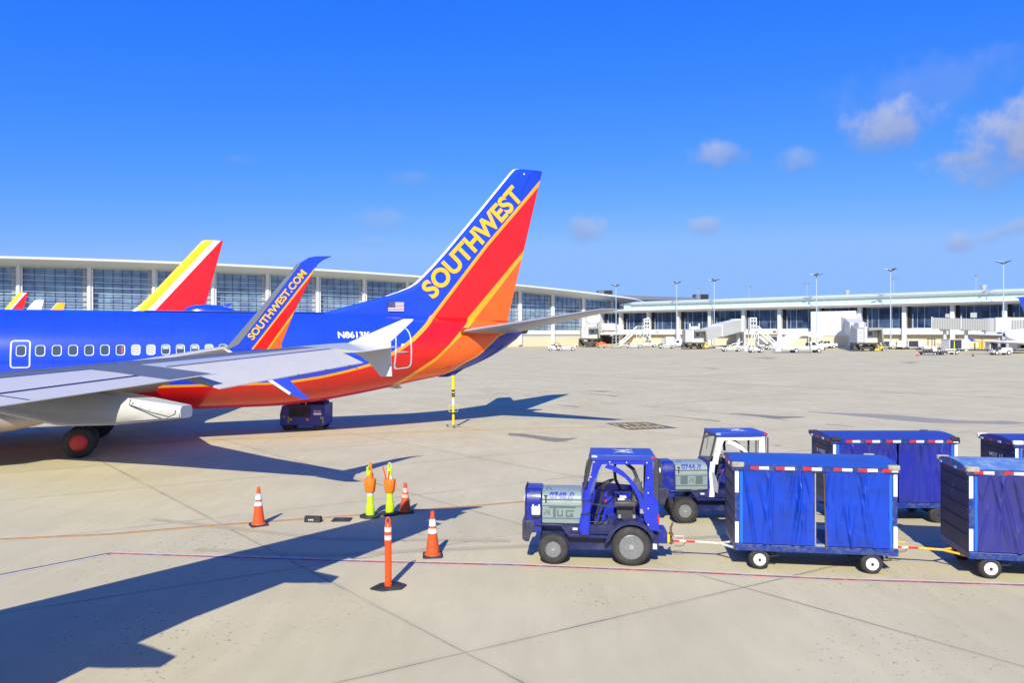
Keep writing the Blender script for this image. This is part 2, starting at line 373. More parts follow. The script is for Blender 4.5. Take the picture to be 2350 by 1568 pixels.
def ground():
    xs = [-2500, -1200, -600, -300] + list(range(-160, 200, 5)) + [240, 300, 600, 1200, 2500]
    ys = [-300, -60, -10, 0, 10, 20, 30, 40] + list(range(50, 100, 10)) + list(range(100, 300, 3)) + [320, 400, 700, 1500, 4000]
    vs = [(x, y, gz(x, y)) for y in ys for x in xs]; n = len(xs)
    fs = [(j * n + i, j * n + i + 1, (j + 1) * n + i + 1, (j + 1) * n + i) for j in range(len(ys) - 1) for i in range(n - 1)]
    return tag(MB().add(vs, fs).build('ground', conc_mat(), angle=60), kind='structure')
ground()
def strip(mb, pts, w, lift=.006, m=0, off=0.):
    """a painted band along ground points, cut into short pieces so that it follows the apron"""
    P = []
    for a, b in zip(pts, pts[1:]):
        a, b = Vector(a[:2]), Vector(b[:2]); k = max(1, int((b - a).length / 2.5))
        P += [a + (b - a) * i / k for i in range(k)]
    P.append(Vector(pts[-1][:2])); vs = []
    for i, p in enumerate(P):
        d = (P[min(i + 1, len(P) - 1)] - P[max(i - 1, 0)]).normalized(); n = Vector((-d.y, d.x))
        for s in (off - w / 2, off + w / 2):
            q = p + n * s; vs.append((q.x, q.y, gz(q.x, q.y) + lift))
    mb.add(vs, [(2 * i, 2 * i + 1, 2 * i + 3, 2 * i + 2) for i in range(len(P) - 1)], m)
def worn(name, col, under=(.46, .43, .38), amt=.5):
    m = mat(name, col, .7, var=.1, scale=1.5, dirt=under, dirtamt=amt, ds=6, spec=.2); return m
def c1(x, y): return ((x / 1.88) / 1.0668, (1240 + y / 1.88) / 1.0668)
def c8(x, y): return ((1250 + x / 1.8695) / 1.0668, (1280 + y / 1.8695) / 1.0668)
def c5(x, y): return ((1250 + x / 1.8695) / 1.0668, (860 + y / 1.8695) / 1.0668)
def G(*ps): return [gp(*p) for p in ps]
mb = MB(); P = G(c1(500, 218), c1(1100, 238), c1(1600, 254), c1(2350, 272), c8(700, 224), c8(1500, 262), c8(2350, 289)); P.append(P[-1] + (P[-1] - P[-2]) * .8)
strip(mb, P, .085); strip(mb, P, .03, m=1, off=.064); strip(mb, P, .03, m=1, off=-.064)
tag(mb.build('red_line', [worn('faded_red_marking', (.40, .09, .05), amt=.6), worn('faded_white_marking', (.68, .66, .62))]), kind='structure')
mb = MB(); P = G(c1(-120, 352), c1(0, 318), c1(500, 219)); strip(mb, P, .09); strip(mb, P, .05, m=1, off=-.07)
tag(mb.build('grey_line', [worn('dark_marking', (.13, .11, .10)), MATS['faded_white_marking']]), kind='structure')
mb = MB(); P = G(c1(-100, 160), c1(0, 153), c1(500, 130), c1(1000, 88), c1(1250, 70), c1(1700, 38), c1(1900, 20), (1100, 1161), (1205, 1152), (1300, 1146))
strip(mb, P, .06, m=0, off=-.03); strip(mb, P, .045, m=1, off=.025)
tag(mb.build('yellow_red_line', [worn('faded_yellow_marking', (.62, .36, .06)), worn('orange_red_marking', (.42, .10, .06))]), kind='structure')
mb = MB(); P = G((-60, 1029), (100, 1024), (410, 1014), (830, 996), (1037, 989), (1250, 983), (1400, 980)); strip(mb, P, .11)
tag(mb.build('yellow_lead_line', MATS['faded_yellow_marking']), kind='structure')
mb = MB(); P = G(c5(-300, 68), c5(0, 90), c5(700, 131), c5(1600, 181), c5(2350, 219)); P.append(P[-1] + (P[-1] - P[-2]) * .5); strip(mb, P, .16)
tag(mb.build('yellow_taxi_line', worn('olive_yellow_marking', (.42, .33, .06))), kind='structure')
def patch(name, ps, m, lift=.005):
    P = G(*ps); c = sum((Vector(p) for p in P), Vector()) / len(P)
    mb = MB(); mb.add([(p.x, p.y, p.z + lift) for p in P] + [(c.x, c.y, gz(c.x, c.y) + lift)], [(i, (i + 1) % len(P), len(P)) for i in range(len(P))])
    return tag(mb.build(name, m), kind='structure')
c4 = lambda x, y: ((1250 + x / 3.92) / 1.0668, (1020 + y / 3.92) / 1.0668)
patch('stand_marking', [c4(905, 66), c4(1300, 55), c4(1610, 113), c4(1140, 130)], worn('black_marking', (.09, .085, .09), amt=.5))
mb = MB()
Q = G(c4(905, 66), c4(1300, 55), c4(1610, 113), c4(1140, 130)); 
def bil(s, t):
    a = Q[0] + (Q[1] - Q[0]) * s; b = Q[3] + (Q[2] - Q[3]) * s; return a + (b - a) * t
for k in range(7):
    s0 = .08 + k * .12
    ps = [bil(s0, .14), bil(s0 + .055, .14), bil(s0 + .10, .45), bil(s0 + .055, .45)] if k % 2 else [bil(s0, .14), bil(s0 + .07, .14), bil(s0 + .02, .45), bil(s0 - .04, .45)]
    mb.add([(p.x, p.y, p.z + .010) for p in ps], [(0, 1, 2, 3)])
    ps = [bil(s0 + .02, .56), bil(s0 + .09, .56), bil(s0 + .04, .86), bil(s0 - .03, .86)]
    mb.add([(p.x, p.y, p.z + .010) for p in ps], [(0, 1, 2, 3)])
tag(mb.build('stand_number', worn('bright_yellow_marking', (.55, .38, .06), amt=.6)), kind='structure')
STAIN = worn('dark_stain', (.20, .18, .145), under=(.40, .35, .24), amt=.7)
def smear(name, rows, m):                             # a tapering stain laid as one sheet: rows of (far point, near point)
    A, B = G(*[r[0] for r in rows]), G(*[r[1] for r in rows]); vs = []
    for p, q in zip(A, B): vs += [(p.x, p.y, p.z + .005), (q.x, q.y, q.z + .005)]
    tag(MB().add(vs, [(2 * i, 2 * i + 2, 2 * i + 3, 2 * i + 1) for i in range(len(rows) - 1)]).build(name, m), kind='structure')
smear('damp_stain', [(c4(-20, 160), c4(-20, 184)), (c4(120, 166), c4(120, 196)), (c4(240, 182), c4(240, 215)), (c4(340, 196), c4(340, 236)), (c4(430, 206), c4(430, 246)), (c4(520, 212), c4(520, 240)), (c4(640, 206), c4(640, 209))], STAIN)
smear('oil_stain', [(c5(1360, 277), c5(1360, 279)), (c5(1500, 283), c5(1500, 290)), (c5(1650, 288), c5(1650, 304)), (c5(1780, 294), c5(1780, 317)), (c5(1900, 306), c5(1900, 327)), (c5(2050, 317), c5(2050, 331)), (c5(2180, 321), c5(2180, 333)), (c5(2260, 319), c5(2260, 336)), (c5(2350, 327), c5(2350, 332))], worn('faint_stain', (.27, .245, .20), amt=.6))
smear('tar_stain', [(c5(1000, 287), c5(1000, 288)), (c5(1060, 287), c5(1060, 293)), (c5(1150, 293), c5(1150, 303)), (c5(1230, 298), c5(1230, 310)), (c5(1345, 301), c5(1345, 304))], STAIN)
for k, ps in enumerate([[c5(350, 183), c5(470, 182), c5(420, 188)], [c5(290, 188), c5(495, 206), c5(480, 208)], [c5(1100, 29), c5(1230, 32), c5(1180, 35)], [c5(1775, 51), c5(1880, 50), c5(1830, 55)], [c5(680, 293), c5(965, 320), c5(950, 323)], [c5(180, 243), c5(320, 255), c5(300, 257)], [c5(1200, 431), c5(1245, 431), c5(1222, 435)], [c5(870, 76), c5(960, 80), c5(930, 82)]]):
    patch('streak_stain', ps, STAIN)
mb = MB()
for pts in ([c1(900, 200), c1(1500, 225), c1(2300, 190), c8(500, 90), c8(1400, 40)], [c1(700, 60), c1(1500, 150), c1(2350, 160)], [(1500, 930), (1800, 905), (2300, 900)], [(1450, 870), (1900, 850), (2400, 860)]):
    strip(mb, G(*pts), .2, lift=.004)
tag(mb.build('tyre_marks', worn('tyre_mark', (.40, .345, .22), under=(.47, .405, .26), amt=.9)), kind='structure')
# an expansion joint with broken white sealant runs across the apron
mb = MB(); ps = [c5(-200, 178), c5(0, 197), c5(240, 220), c5(700, 260), c5(1050, 293), c5(1300, 320), c5(1600, 350), c5(1980, 385), c5(2350, 420)]
P = G(*ps)
for i, (a, b) in enumerate(zip(P, P[1:])):
    n = max(2, int((b - a).length / 1.3))
    for k in range(n):
        if (k + i) % 4 == 3: continue
        strip(mb, [a + (b - a) * (k / n), a + (b - a) * ((k + .8) / n)], .07 if (k % 3) else .10, m=0 if (k % 3) else 1)
tag(mb.build('expansion_joint', [worn('joint_tar', (.10, .095, .09), amt=.3), MATS['faded_white_marking']]), kind='structure')
# ------------------------------------------------------------------ airliners (local frame: x aft, -y towards the camera side, z up)
AA_ = [-19.6, -19.2, -18.3, -17, -15.2, -13, 7, 9, 11, 13, 14.9, 16.25, 17.6, 18.3, 18.45]
HW = [.05, .5, .95, 1.32, 1.68, 1.88, 1.88, 1.8, 1.6, 1.32, 1.05, .8, .5, .28, .2]
ZT = [2.75, 3.2, 3.75, 4.35, 5.0, 5.26, 5.26, 5.26, 5.24, 5.18, 5.12, 5.05, 4.95, 4.85, 4.8]
ZB = [2.65, 2.2, 1.85, 1.55, 1.35, 1.24, 1.24, 1.42, 1.74, 2.13, 2.46, 2.95, 3.61, 4.14, 4.3]
def interp(x, xs, ys):
    if x <= xs[0]: return ys[0]
    for a, b, c, d in zip(xs, xs[1:], ys, ys[1:]):
        if x <= b: return c + (d - c) * (x - a) / (b - a)
    return ys[-1]
def side_y(a, z, off=0.):                             # skin of the near side
    f = interp if a < -12 or a > 18 else smooth
    hw, zt, zb = f(a, AA_, HW), f(a, AA_, ZT), f(a, AA_, ZB)
    q = (z - (zt + zb) / 2) / ((zt - zb) / 2); return -(hw * math.sqrt(max(.0004, 1 - q * q)) + off)
def smooth(x, xs, ys):                                # softened profile
    return (interp(x - .5, xs, ys) + 2 * interp(x, xs, ys) + interp(x + .5, xs, ys)) / 4
def fuselage(name, m, parent, a0=-19.6):
    rings = []; k = 0; st = []
    a = a0
    while a < 18.45:
        st.append(a); a += .25 if (a < -12 or a > 6) else 1.0
    st.append(18.45)
    for a in st:
        f = interp if a < -12 or a > 18 else smooth
        hw, zt, zb = f(a, AA_, HW), f(a, AA_, ZT), f(a, AA_, ZB)
        rings.append([(a, -hw * math.sin(2 * PI * i / 56), (zt + zb) / 2 + (zt - zb) / 2 * math.cos(2 * PI * i / 56)) for i in range(56)])
    return MB().loft(rings).build(name, m, parent, angle=50)
FIN_Z = [4.75, 5.26, 5.55, 5.85, 6.05, 6.25, 6.45, 6.65, 7.0, 7.45, 8.11, 10.3, 12.2, 12.40, 12.46]
FIN_L = [8.2, 8.9, 9.9, 10.95, 11.62, 12.2, 12.68, 13.0, 13.38, 13.82, 14.42, 16.28, 17.86, 18.06, 18.3]
def fin_te(z): return 17.72 + .2573 * (z - 4.94)
def fin_t(z): return interp(z, [4.7, 6.5, 12.46], [.24, .20, .09])
def fin(name, m, parent, edge=.14, z0=4.75):
    rings = []
    for z, le in zip(FIN_Z, FIN_L):
        te = fin_te(z); t = fin_t(z); c = te - le; h = []
        if z > 12.43: t *= .5
        for d, k in ((0, 0), (.03, .28), (edge * .5, .5), (edge, .62), (.6, .95), (1.1, 1), (c * .62, 1), (c * .82, .62), (c, .05)):
            d = min(d, c) if d < 1.2 else max(d, 1.15); h.append((d, k))
        rings.append([(le + d, -t * k, z) for d, k in h] + [(le + d, t * k, z) for d, k in reversed(h[1:-1])])
    n = len(rings[0])
    return MB().loft(rings, mf=lambda k, i: 1 if (i < 3 or i >= n - 3) and FIN_Z[k] > 6.0 else 0).build(name, m, parent, angle=40)
def wing(secs, name, m, parent, sgn=-1, nose=.012):
    """secs: (span, leading edge x, trailing edge x, z, thickness)"""
    prof = [(0, 0, 0), (.012, .32, -.2), (.05, .62, -.36), (.14, .9, -.46), (.32, 1.0, -.5), (.55, .82, -.42), (.78, .45, -.25), (1.0, .05, -.03)]
    rings = []
    for s, le, te, z, t in secs:
        c = te - le
        up = [(le + c * x, sgn * s, z + t * u * .62) for x, u, d in prof]; dn = [(le + c * x, sgn * s, z + t * d * .62) for x, u, d in reversed(prof[1:-1])]
        rings.append(up + dn)
    return MB().loft(rings).build(name, m, parent, angle=45)

SWB, SWR, SWY, SWO = (.014, .058, .62), (.72, .009, .003), (1.0, .40, .012), (.93, .125, .008)
C1U = [(-5, 2.35), (6.47, 2.35), (7.28, 2.40), (8.54, 2.57), (9.62, 2.79), (10.58, 3.04), (11.0, 3.22), (11.56, 3.52), (12.05, 3.80), (12.57, 4.17), (13.05, 4.58), (13.40, 4.88), (13.62, 5.1), (13.81, 5.20), (16.53, 8.62), (19.48, 11.95), (20, 12.55)]
C1L = [(-5, 2.25), (6.47, 2.25), (7.31, 2.29), (8.55, 2.46), (9.63, 2.68), (10.62, 2.93), (11.05, 3.08), (11.57, 3.35), (12.08, 3.63), (12.65, 4.0), (13.15, 4.43), (13.52, 4.76), (13.75, 5.0), (13.94, 5.13), (16.67, 8.56), (19.46, 11.68), (20, 12.3)]
C2U = [(-5, .3), (11.0, .9), (11.6, 1.82), (11.92, 2.07), (12.65, 2.57), (13.68, 3.24), (14.34, 3.82), (14.66, 4.16), (15.33, 4.78), (18.62, 8.45), (20, 9.97)]
C2L = [(-5, .2), (11.2, .9), (11.8, 1.78), (12.14, 2.02), (12.82, 2.50), (13.77, 3.14), (14.34, 3.70), (14.79, 4.07), (15.62, 4.78), (16.05, 5.12), (18.56, 8.11), (20, 9.7)]
C3U = [(-5, .1), (13.2, 1.6), (13.9, 2.25), (14.6, 2.62), (15.3, 3.05), (15.85, 3.30), (16.21, 3.59), (16.8, 4.11), (17.01, 4.28), (17.44, 4.42), (18.4, 4.75), (20, 4.8)]
C3L = [(a, z - .08) for a, z in C3U]
ALIV = livery('stripe_livery', [SWB, SWY, SWR, SWY, SWO, SWY, (.02, .03, .33)], [C1U, C1L, C2U, C2L, C3U, C3L], (-5, 20), (0, 13))
SLAT = mat('polished_white_edge', (.8, .8, .8), .3, .1, var=.03)
GREYW = mat('light_grey_wing', (.44, .42, .375), .34, var=.07, scale=1.2, coat=.2, dirt=(.3, .31, .33), dirtamt=.25, ds=3)
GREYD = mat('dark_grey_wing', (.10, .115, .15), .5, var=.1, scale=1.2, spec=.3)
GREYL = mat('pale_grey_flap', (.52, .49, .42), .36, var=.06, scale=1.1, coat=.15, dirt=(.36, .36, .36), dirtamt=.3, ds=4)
STABM = mat('grey_tailplane', (.33, .33, .36), .3, .1, var=.1, scale=1.5)
YLET = mat('yellow_lettering', (1.0, .50, .03), .4, var=.04); WLET = mat('white_lettering', (.8, .8, .82), .4, var=.03)
THETA = .4175
AP = thing('airliner', 'blue, red and orange airliner on the stand with white registration and flag', 'airliner', (-16.43, 28.12, 0), THETA)
fuselage('fuselage', ALIV, AP)
fin_o = fin('tail_fin', [ALIV, SLAT], AP, edge=.105)
def on_fin(a0, z0, ang, extra=.03):
    ca, sa = math.cos(ang), math.sin(ang)
    return lambda x, y: (a0 + x * ca - y * sa, -(fin_t(z0 + x * sa + y * ca) + extra), z0 + x * sa + y * ca)
ang = math.atan2(11.0 - 5.87, 18.52 - 13.81)
text('fin_lettering', 'SOUTHWEST', on_fin(13.90, 5.90, ang), 6.95, .92, YLET, fin_o, bold=.035)
# static port fairing and rudder tab on the fin, hinge line
mb = MB(); mb.box(15.72, 17.73, -.262, -.20, 4.93, 4.955); mb.build('rudder_seam', DKSTEEL, fin_o)
mb = MB(); mb.loft([[(18.6 + .03 * math.cos(2 * PI * i / 8), -.11 - .02 * k, 12.2 - .0 + .05 * math.sin(2 * PI * i / 8)) for i in range(8)] for k in range(3)])
mb.build('tail_light', WHITE, fin_o)
# flag on the dorsal fin
fo = lambda x, y: (11.72 + x, -.30, 5.36 + y)
fl = flat('flag', [[(0, .062 * k), (.74, .062 * k), (.74, .062 * k + .031), (0, .062 * k + .031)] for k in range(7)], fo, WLET, fin_o)
flat('flag_stripes', [[(0 if k > 2 else 0, .062 * k + .031), (.74, .062 * k + .031), (.74, .062 * k + .06), (0, .062 * k + .06)] for k in range(6)], lambda x, y: (11.72 + x, -.2995, 5.36 + y), mat('flag_red', (.25, .03, .08), .5), fl)
flat('flag_canton', [[(0, .186), (.33, .186), (.33, .434), (0, .434)]], lambda x, y: (11.72 + x, -.302, 5.36 + y), mat('flag_blue', (.02, .03, .14), .5), fl)
flat('flag_stars', [[(.03 + .06 * i + .03 * (j % 2), .205 + .045 * j), (.05 + .06 * i + .03 * (j % 2), .215 + .045 * j), (.03 + .06 * i + .03 * (j % 2), .225 + .045 * j)] for i in range(5) for j in range(5)], lambda x, y: (11.72 + x, -.304, 5.36 + y), WLET, fl)
text('registration', 'N8613K', lambda x, y: (9.24 + x, side_y(9.24 + x, 4.14 + y, .018), 4.14 + y), 1.42, .28, WLET, AP, bold=.03, sub=2)
# windows
WFR = mat('white_window_frame', (.58, .63, .70), .35, var=.02); WGL = mat('window_glass_dark', (.05, .07, .10), .06, spec=1.0, coat=.5); WSH = mat('window_shade_white', (.42, .44, .38), .4); WRD = mat('window_red_cloth', (.35, .04, .10), .5)
def loopring(poly_o, poly_i, place, place2=None):
    po, pi = [], []
    for k in range(len(poly_o)):
        a, b, c, d = poly_o[k - 1], poly_o[k], poly_i[k - 1], poly_i[k]; q = max(1, int(math.dist(a, b) / .07))
        for j in range(q): po.append((a[0] + (b[0] - a[0]) * j / q, a[1] + (b[1] - a[1]) * j / q)); pi.append((c[0] + (d[0] - c[0]) * j / q, c[1] + (d[1] - c[1]) * j / q))
    poly_o, poly_i = po, pi
    n = len(poly_o); mb = MB(); place2 = place2 or place
    mb.add([place(*p) for p in poly_o] + [place2(*p) for p in poly_i], [(i, (i + 1) % n, n + (i + 1) % n, n + i) for i in range(n)]); return mb
wz = 3.72
def window(a, kind=0, s=1.0):
    w, h = .155 * s, .20 * s
    pl = lambda x, y, o=.014: (a + x, side_y(a + x, wz + y, o), wz + y)
    out = rr(-w, w, -h, h, .10 * s); inn = rr(-w + .026, w - .026, -h + .026, h - .026, .085 * s)
    fr = loopring(out, inn, pl, lambda x, y: pl(x, y, .008)).build('window', WFR, AP)
    pm = MB(); pm.add([pl(x * 1.0, y * 1.0, .006) for x, y in inn], [tuple(range(len(inn)))]).build('pane', WSH if kind == 1 else WGL, fr)
    if kind == 2: MB().add([pl(x, y, .009) for x, y in rr(.02, w - .05, -h + .06, h - .06, .03)], [tuple(range(24))]).build('curtain', WRD, fr)
    if kind == 3: MB().add([pl(x, y, .009) for x, y in rr(-w + .05, w - .05, .02, h - .05, .03)], [tuple(range(24))]).build('shade', WSH, fr)
for i in range(15): window(-1.37 + .508 * i, {5: 2, 6: 1, 7: 1, 11: 1, 8: 3, 9: 3, 10: 3}.get(i, 0))
window(-1.95); window(-2.98)
def doorline(name, outer, w, m, r=.08):
    x0, x1, z0, z1 = outer
    pl = lambda x, y, o=.012: (x, side_y(x, y, o), y)
    return loopring(rr(x0, x1, z0, z1, r, 6), rr(x0 + w, x1 - w, z0 + w, z1 - w, max(.02, r - w), 6), pl).build(name, m, AP)
ex = doorline('overwing_exit', (-2.28, -1.66, 3.10, 4.10), .05, WFR, .12); doorline('overwing_exit', (-3.30, -2.68, 3.10, 4.10), .05, WFR, .12)
# aft service door follows the tapering skin: built as a slanted rounded outline
def dpt(x, y): return (x, side_y(x, y, .012), y)
do = [(11.68, 2.88), (11.72, 2.79), (11.80, 2.75), (12.36, 2.80), (12.47, 2.86), (12.52, 2.98), (12.50, 4.15), (12.46, 4.38), (12.38, 4.52), (12.26, 4.62), (12.05, 4.66), (11.9, 4.62), (11.80, 4.5), (11.76, 4.3)]
cx = sum(p[0] for p in do) / len(do); cz = sum(p[1] for p in do) / len(do)
di = [(cx + (x - cx) * .85, cz + (z - cz) * .945) for x, z in do]
dr = loopring(do, di, dpt).build('service_door', WFR, AP)
MB().loft([[(12.02 + .3 * math.cos(2 * PI * i / 12), side_y(12.1, 3.55) - .02 - .02 * k, 3.52 + .035 * math.sin(2 * PI * i / 12)) for i in range(12)] for k in range(2)]).build('handle', STEEL, dr)
MB().lathe([(.0, -.02), (.075, -.015), (.08, 0)], (12.08, side_y(12.08, 3.8, .01), 3.82), ax='y', n=16).build('porthole', WFR, dr)
# dorsal antenna fairing (dome) on the crown
dm = []
for k in range(13):
    t = k / 12; a = 3.25 + 2.15 * t; h = .33 * (math.sin(PI * min(1, t * 1.1 + .02) ** .75) if t < .92 else .12) ; h = max(.02, .33 * math.sin(PI * t ** .8) ** .6)
    dm.append([(a, .42 * math.sin(PI * t) ** .5 * math.cos(PI * i / 10 - 0) if 0 < t < 1 else 0, 5.22 + h * math.sin(PI * i / 10)) for i in range(11)])
MB().loft(dm, caps=False).build('antenna_dome', mat('blue_paint_gloss', SWB, .2, coat=.7), AP, angle=60)
MB().prism([(4.75, 5.5), (5.12, 5.63), (5.16, 5.6), (5.0, 5.46)], -.02, .02).build('blade_antenna', MATS['blue_paint_gloss'], AP)
MB().box(1.9, 8.9, -.45, .45, 5.243, 5.262).build('roof_panel', mat('light_blue_panel', (.10, .2, .75), .35, var=.05), AP)
# belly drain mast, tail skid
MB().prism([(11.7, 1.9), (12.2, 2.0), (12.35, 1.87), (12.1, 1.84)], -.35, -.30).build('drain_mast', STEEL, AP)
MB().prism([(14.0, 2.42), (15.2, 2.75), (15.9, 2.95), (15.5, 2.72), (15.0, 2.42), (14.6, 2.30), (14.2, 2.3)], -.18, .18).build('tail_skid', mat('dark_blue_skid', (.02, .02, .3), .4), AP, bevel=.03)
MB().lathe([(.19, 18.44), (.16, 18.75), (.09, 18.80), (0, 18.8)], (0, 0, 4.5), ax='x', n=20).build('exhaust', DKSTEEL, AP)
MB().box(9.3, 9.31, -.05, .05, 5.3, 5.5).build('vhf_antenna', MATS['blue_paint_gloss'], AP)
# tailplanes
for s in (-1, 1):
    wing([(.45, 14.75, 18.0, 4.38, .30), (.95, 15.0, 18.0, 4.42, .28), (3.6, 16.75, 18.75, 4.80, .2), (6.9, 18.75, 19.75, 5.26, .1), (7.1, 19.0, 19.8, 5.28, .05)], 'tailplane', STABM, AP, s)
MB().box(14.95, 15.5, -1.06, -.98, 4.35, 4.6).build('tailplane_seal', mat('seal_dark_red', (.35, .05, .02), .5), AP)
# main wings, winglets, engine, gear
WL = 14.45
for s in (-1, 1):
    wo = wing([(1.2, -7.2, 2.35, 2.05, .95), (4.6, -3.9, 2.55, 2.45, .55), (9.5, .45, 3.9, 3.15, .32), (WL - .1, 4.25, 5.5, 3.88 if s < 0 else 3.5, .16)], 'wing', GREYW, AP, s)
WLIV = livery('winglet_livery', [SWB, SWY, SWR, SWY, SWO], [[(4.2, 2.95), (4.95, 3.96), (6.34, 5.83), (7, 5.83)], [(4.2, 2.89), (4.98, 3.94), (6.36, 5.79), (7, 5.79)], [(4.6, 2.95), (5.29, 3.96), (5.84, 4.76), (7, 6.4)], [(4.6, 2.88), (5.32, 3.94), (5.85, 4.70), (7, 6.3)]], (4, 7), (2.4, 6.5))
w1 = MB(); 
def blade(poly, y0, y1, b=.02): 
    return MB().prism(poly, y0, y1)
wb = blade([(4.34, 3.86), (5.58, 3.86), (5.56, 3.99), (5.88, 4.81), (6.19, 5.45), (6.34, 5.8), (6.42, 5.93), (6.55, 6.03), (6.76, 6.13), (6.37, 6.11), (6.2, 6.07), (6.09, 6.0), (5.94, 5.91), (5.0, 4.72)], -WL - .035, -WL + .035).build('winglet', WLIV, AP, bevel=.012)
MB().prism([(4.335, 3.9), (4.36, 3.86), (4.60, 3.98), (5.3, 4.93), (6.0, 5.905), (5.93, 5.92), (5.0, 4.72)], -WL - .045, -WL + .045).build('leading_edge', mat('bare_metal_edge', (.30, .31, .33), .28, .5, var=.1), wb)
text('winglet_lettering', 'SOUTHWEST.COM', lambda x, y: (4.92 + x * math.cos(.915) - y * math.sin(.915), -WL - .052, 4.07 + x * math.sin(.915) + y * math.cos(.915)), 2.03, .175, YLET, wb, bold=.03)
sk = MB().prism([(4.3, 3.86), (5.5, 3.86), (5.56, 3.6), (5.74, 3.13), (5.96, 2.88), (6.22, 2.65), (5.99, 2.68), (5.75, 2.78), (5.22, 3.2)], -WL - .025, -WL + .025).build('lower_blade', MATS['blue_paint_gloss'], wb)
MB().prism([(4.28, 3.88), (4.40, 3.86), (5.26, 3.20), (5.77, 2.82), (5.73, 2.77), (5.18, 3.17)], -WL - .032, -WL + .032).build('blade_edge', SLAT, wb)
for s in (-1, 1):                                     # engines below the wings
    e = MB(); y = s * 4.55
    prof = [(.80, -6.4), (.92, -6.3), (1.02, -5.6), (1.03, -4.4), (.93, -3.0), (.80, -2.3), (.74, -2.25), (.72, -2.6)]
    e.lathe(prof, (0, y, 1.62), ax='x', n=36)
    eo = e.build('engine', MATS['blue_paint_gloss'], AP)
    MB().lathe([(.68, -2.8), (.64, -2.4), (.60, -2.12), (.57, -2.10), (.54, -2.25)], (0, y, 1.55), ax='x', n=36).build('exhaust_nozzle', mat('beige_titanium', (.45, .38, .33), .42, .45, var=.08), eo)
    MB().lathe([(.44, -2.3), (.38, -1.7), (.22, -.95), (.06, -.55), (0, -.52)], (0, y, 1.55), ax='x', n=28).build('exhaust_cone', MATS['beige_titanium'], eo)
    MB().prism([(-5.4, 2.3), (-5.2, 2.75), (-1.6, 2.6), (-1.8, 2.25)], y - .12, y + .12).build('pylon', GREYW, eo)
RH = mat('red_hub_paint', (.62, .035, .03), .35, var=.06)
for s in (-1, 1):
    gy = s * 2.86
    g = MB(); g.cyl((0, gy, .56), (0, gy - s * .15, 2.2), .11); g.cyl((0, gy - .55, .56), (0, gy + .55, .56), .07); g.tube([(.12, gy, .8), (.6, gy, 1.5), (.3, gy - .1, 2.2)], .05)
    g.box(-.5, .35, gy + s * .12, gy + s * .16, 1.15, 2.1)
    go = g.build('landing_gear', DKSTEEL, AP)
    for w in (-.43, .43):
        c = (0, gy + w, .522); 
        wo_ = MB().lathe([(.28, -.17), (.41, -.19), (.485, -.16), (.52, -.09), (.522, 0), (.52, .09), (.485, .16), (.41, .19), (.28, .17)], c, ax='y', n=40).build('wheel', TYRE, go)
        k = -1 if s < 0 else 1
        if (w < 0) == (s < 0): MB().lathe([(.28, k * .17), (.265, k * .185), (.15, k * .215), (.05, k * .23), (0, k * .235)], c, ax='y', n=32).build('hub', RH, go)
# nose gear (outside the photo, it carries the aircraft)
g = MB(); g.cyl((-15.6, 0, .35), (-15.6, 0, 1.6), .08); go = g.build('nose_gear', DKSTEEL, AP)
for w in (-.2, .2): MB().lathe([(.15, -.09), (.33, -.09), (.345, 0), (.33, .09), (.15, .09)], (-15.6, w, .345), ax='y', n=24).build('wheel', TYRE, go)

# the further airliners: tails above the blue fuselage
def far_airliner(label, m, tip_u, tip_v, Y, th, sc=1.0, group=None, edge=None):
    p = at(tip_u, tip_v, Y); c, s = math.cos(th), math.sin(th)
    tz = 12.46 * sc; lx = 18.1 * sc
    t = thing('parked_airliner', label, 'airliner', (p.x - lx * c, p.y - lx * s, p.z - tz), th, group)
    f = fuselage('fuselage', m, t); fi = fin('tail_fin', [m, edge or m], t)
    for o in (f, fi): o.scale = (sc,) * 3
    for sg in (-1, 1):
        for sec in ([(.7, 15.0, 18.0, 4.42, .28), (7.1, 19.0, 19.8, 5.1, .06)], [(1.3, -6.5, 2.3, 2.1, .9), (14, 4.3, 5.5, 3.4, .2)]):
            w = wing(sec, 'tailplane' if sec[0][1] > 0 else 'wing', GREYW, t, sg); w.scale = (sc,) * 3
    g = MB(); 
    for q in ((0, 2.9), (0, -2.9), (-15.6, 0)): g.cyl((q[0] * sc, q[1] * sc, -t.location.z + gz(p.x, p.y) - .0), (q[0] * sc, q[1] * sc, 2.2 * sc), .12); g.lathe([(.1, -.3), (.5, -.3), (.56, 0), (.5, .3), (.1, .3)], (q[0] * sc, q[1] * sc, .56 - t.location.z + gz(p.x, p.y)), ax='y', n=20)
    g.build('landing_gear', DKSTEEL, t)
    return t
def ln(p, q): 
    k = (q[1] - p[1]) / (q[0] - p[0]); return [(8, p[1] + k * (8 - p[0])), (21, p[1] + k * (21 - p[0]))]
YRW = livery('yellow_red_livery', [(.95, .55, .004), (.8, .79, .72), (.74, .008, .010)], [ln((18.93, 12.46), (13.75, 6.3)), ln((19.48, 12.46), (14.4, 6.4))], (8, 21), (-10, 20))
far_airliner('airliner with the bigger yellow, white and red tail fin beyond the blue fuselage', YRW, 466.4, 550.5, 60.7, .38)
far_airliner('airliner with a small yellow, white and red tail fin, leftmost one in the distance', YRW, 43, 671.6, 128, .05)
far_airliner('small airliner with a plain white tail fin, just above the blue fuselage', mat('airliner_white', (.8, .8, .8), .3), 79.8, 689.3, 97, .1, .74)
ORL = livery('orange_livery', [(.95, .42, .01), (.95, .42, .01)], [[(8, -5), (21, -5)]], (8, 21), (-10, 20))
far_airliner('orange winglet edged in white, far left, built as the tail of a small airliner', ORL, 131, 694.5, 90, .1, .62, edge=WHITE)  # made-up small airliner, its fin stands in for an orange winglet

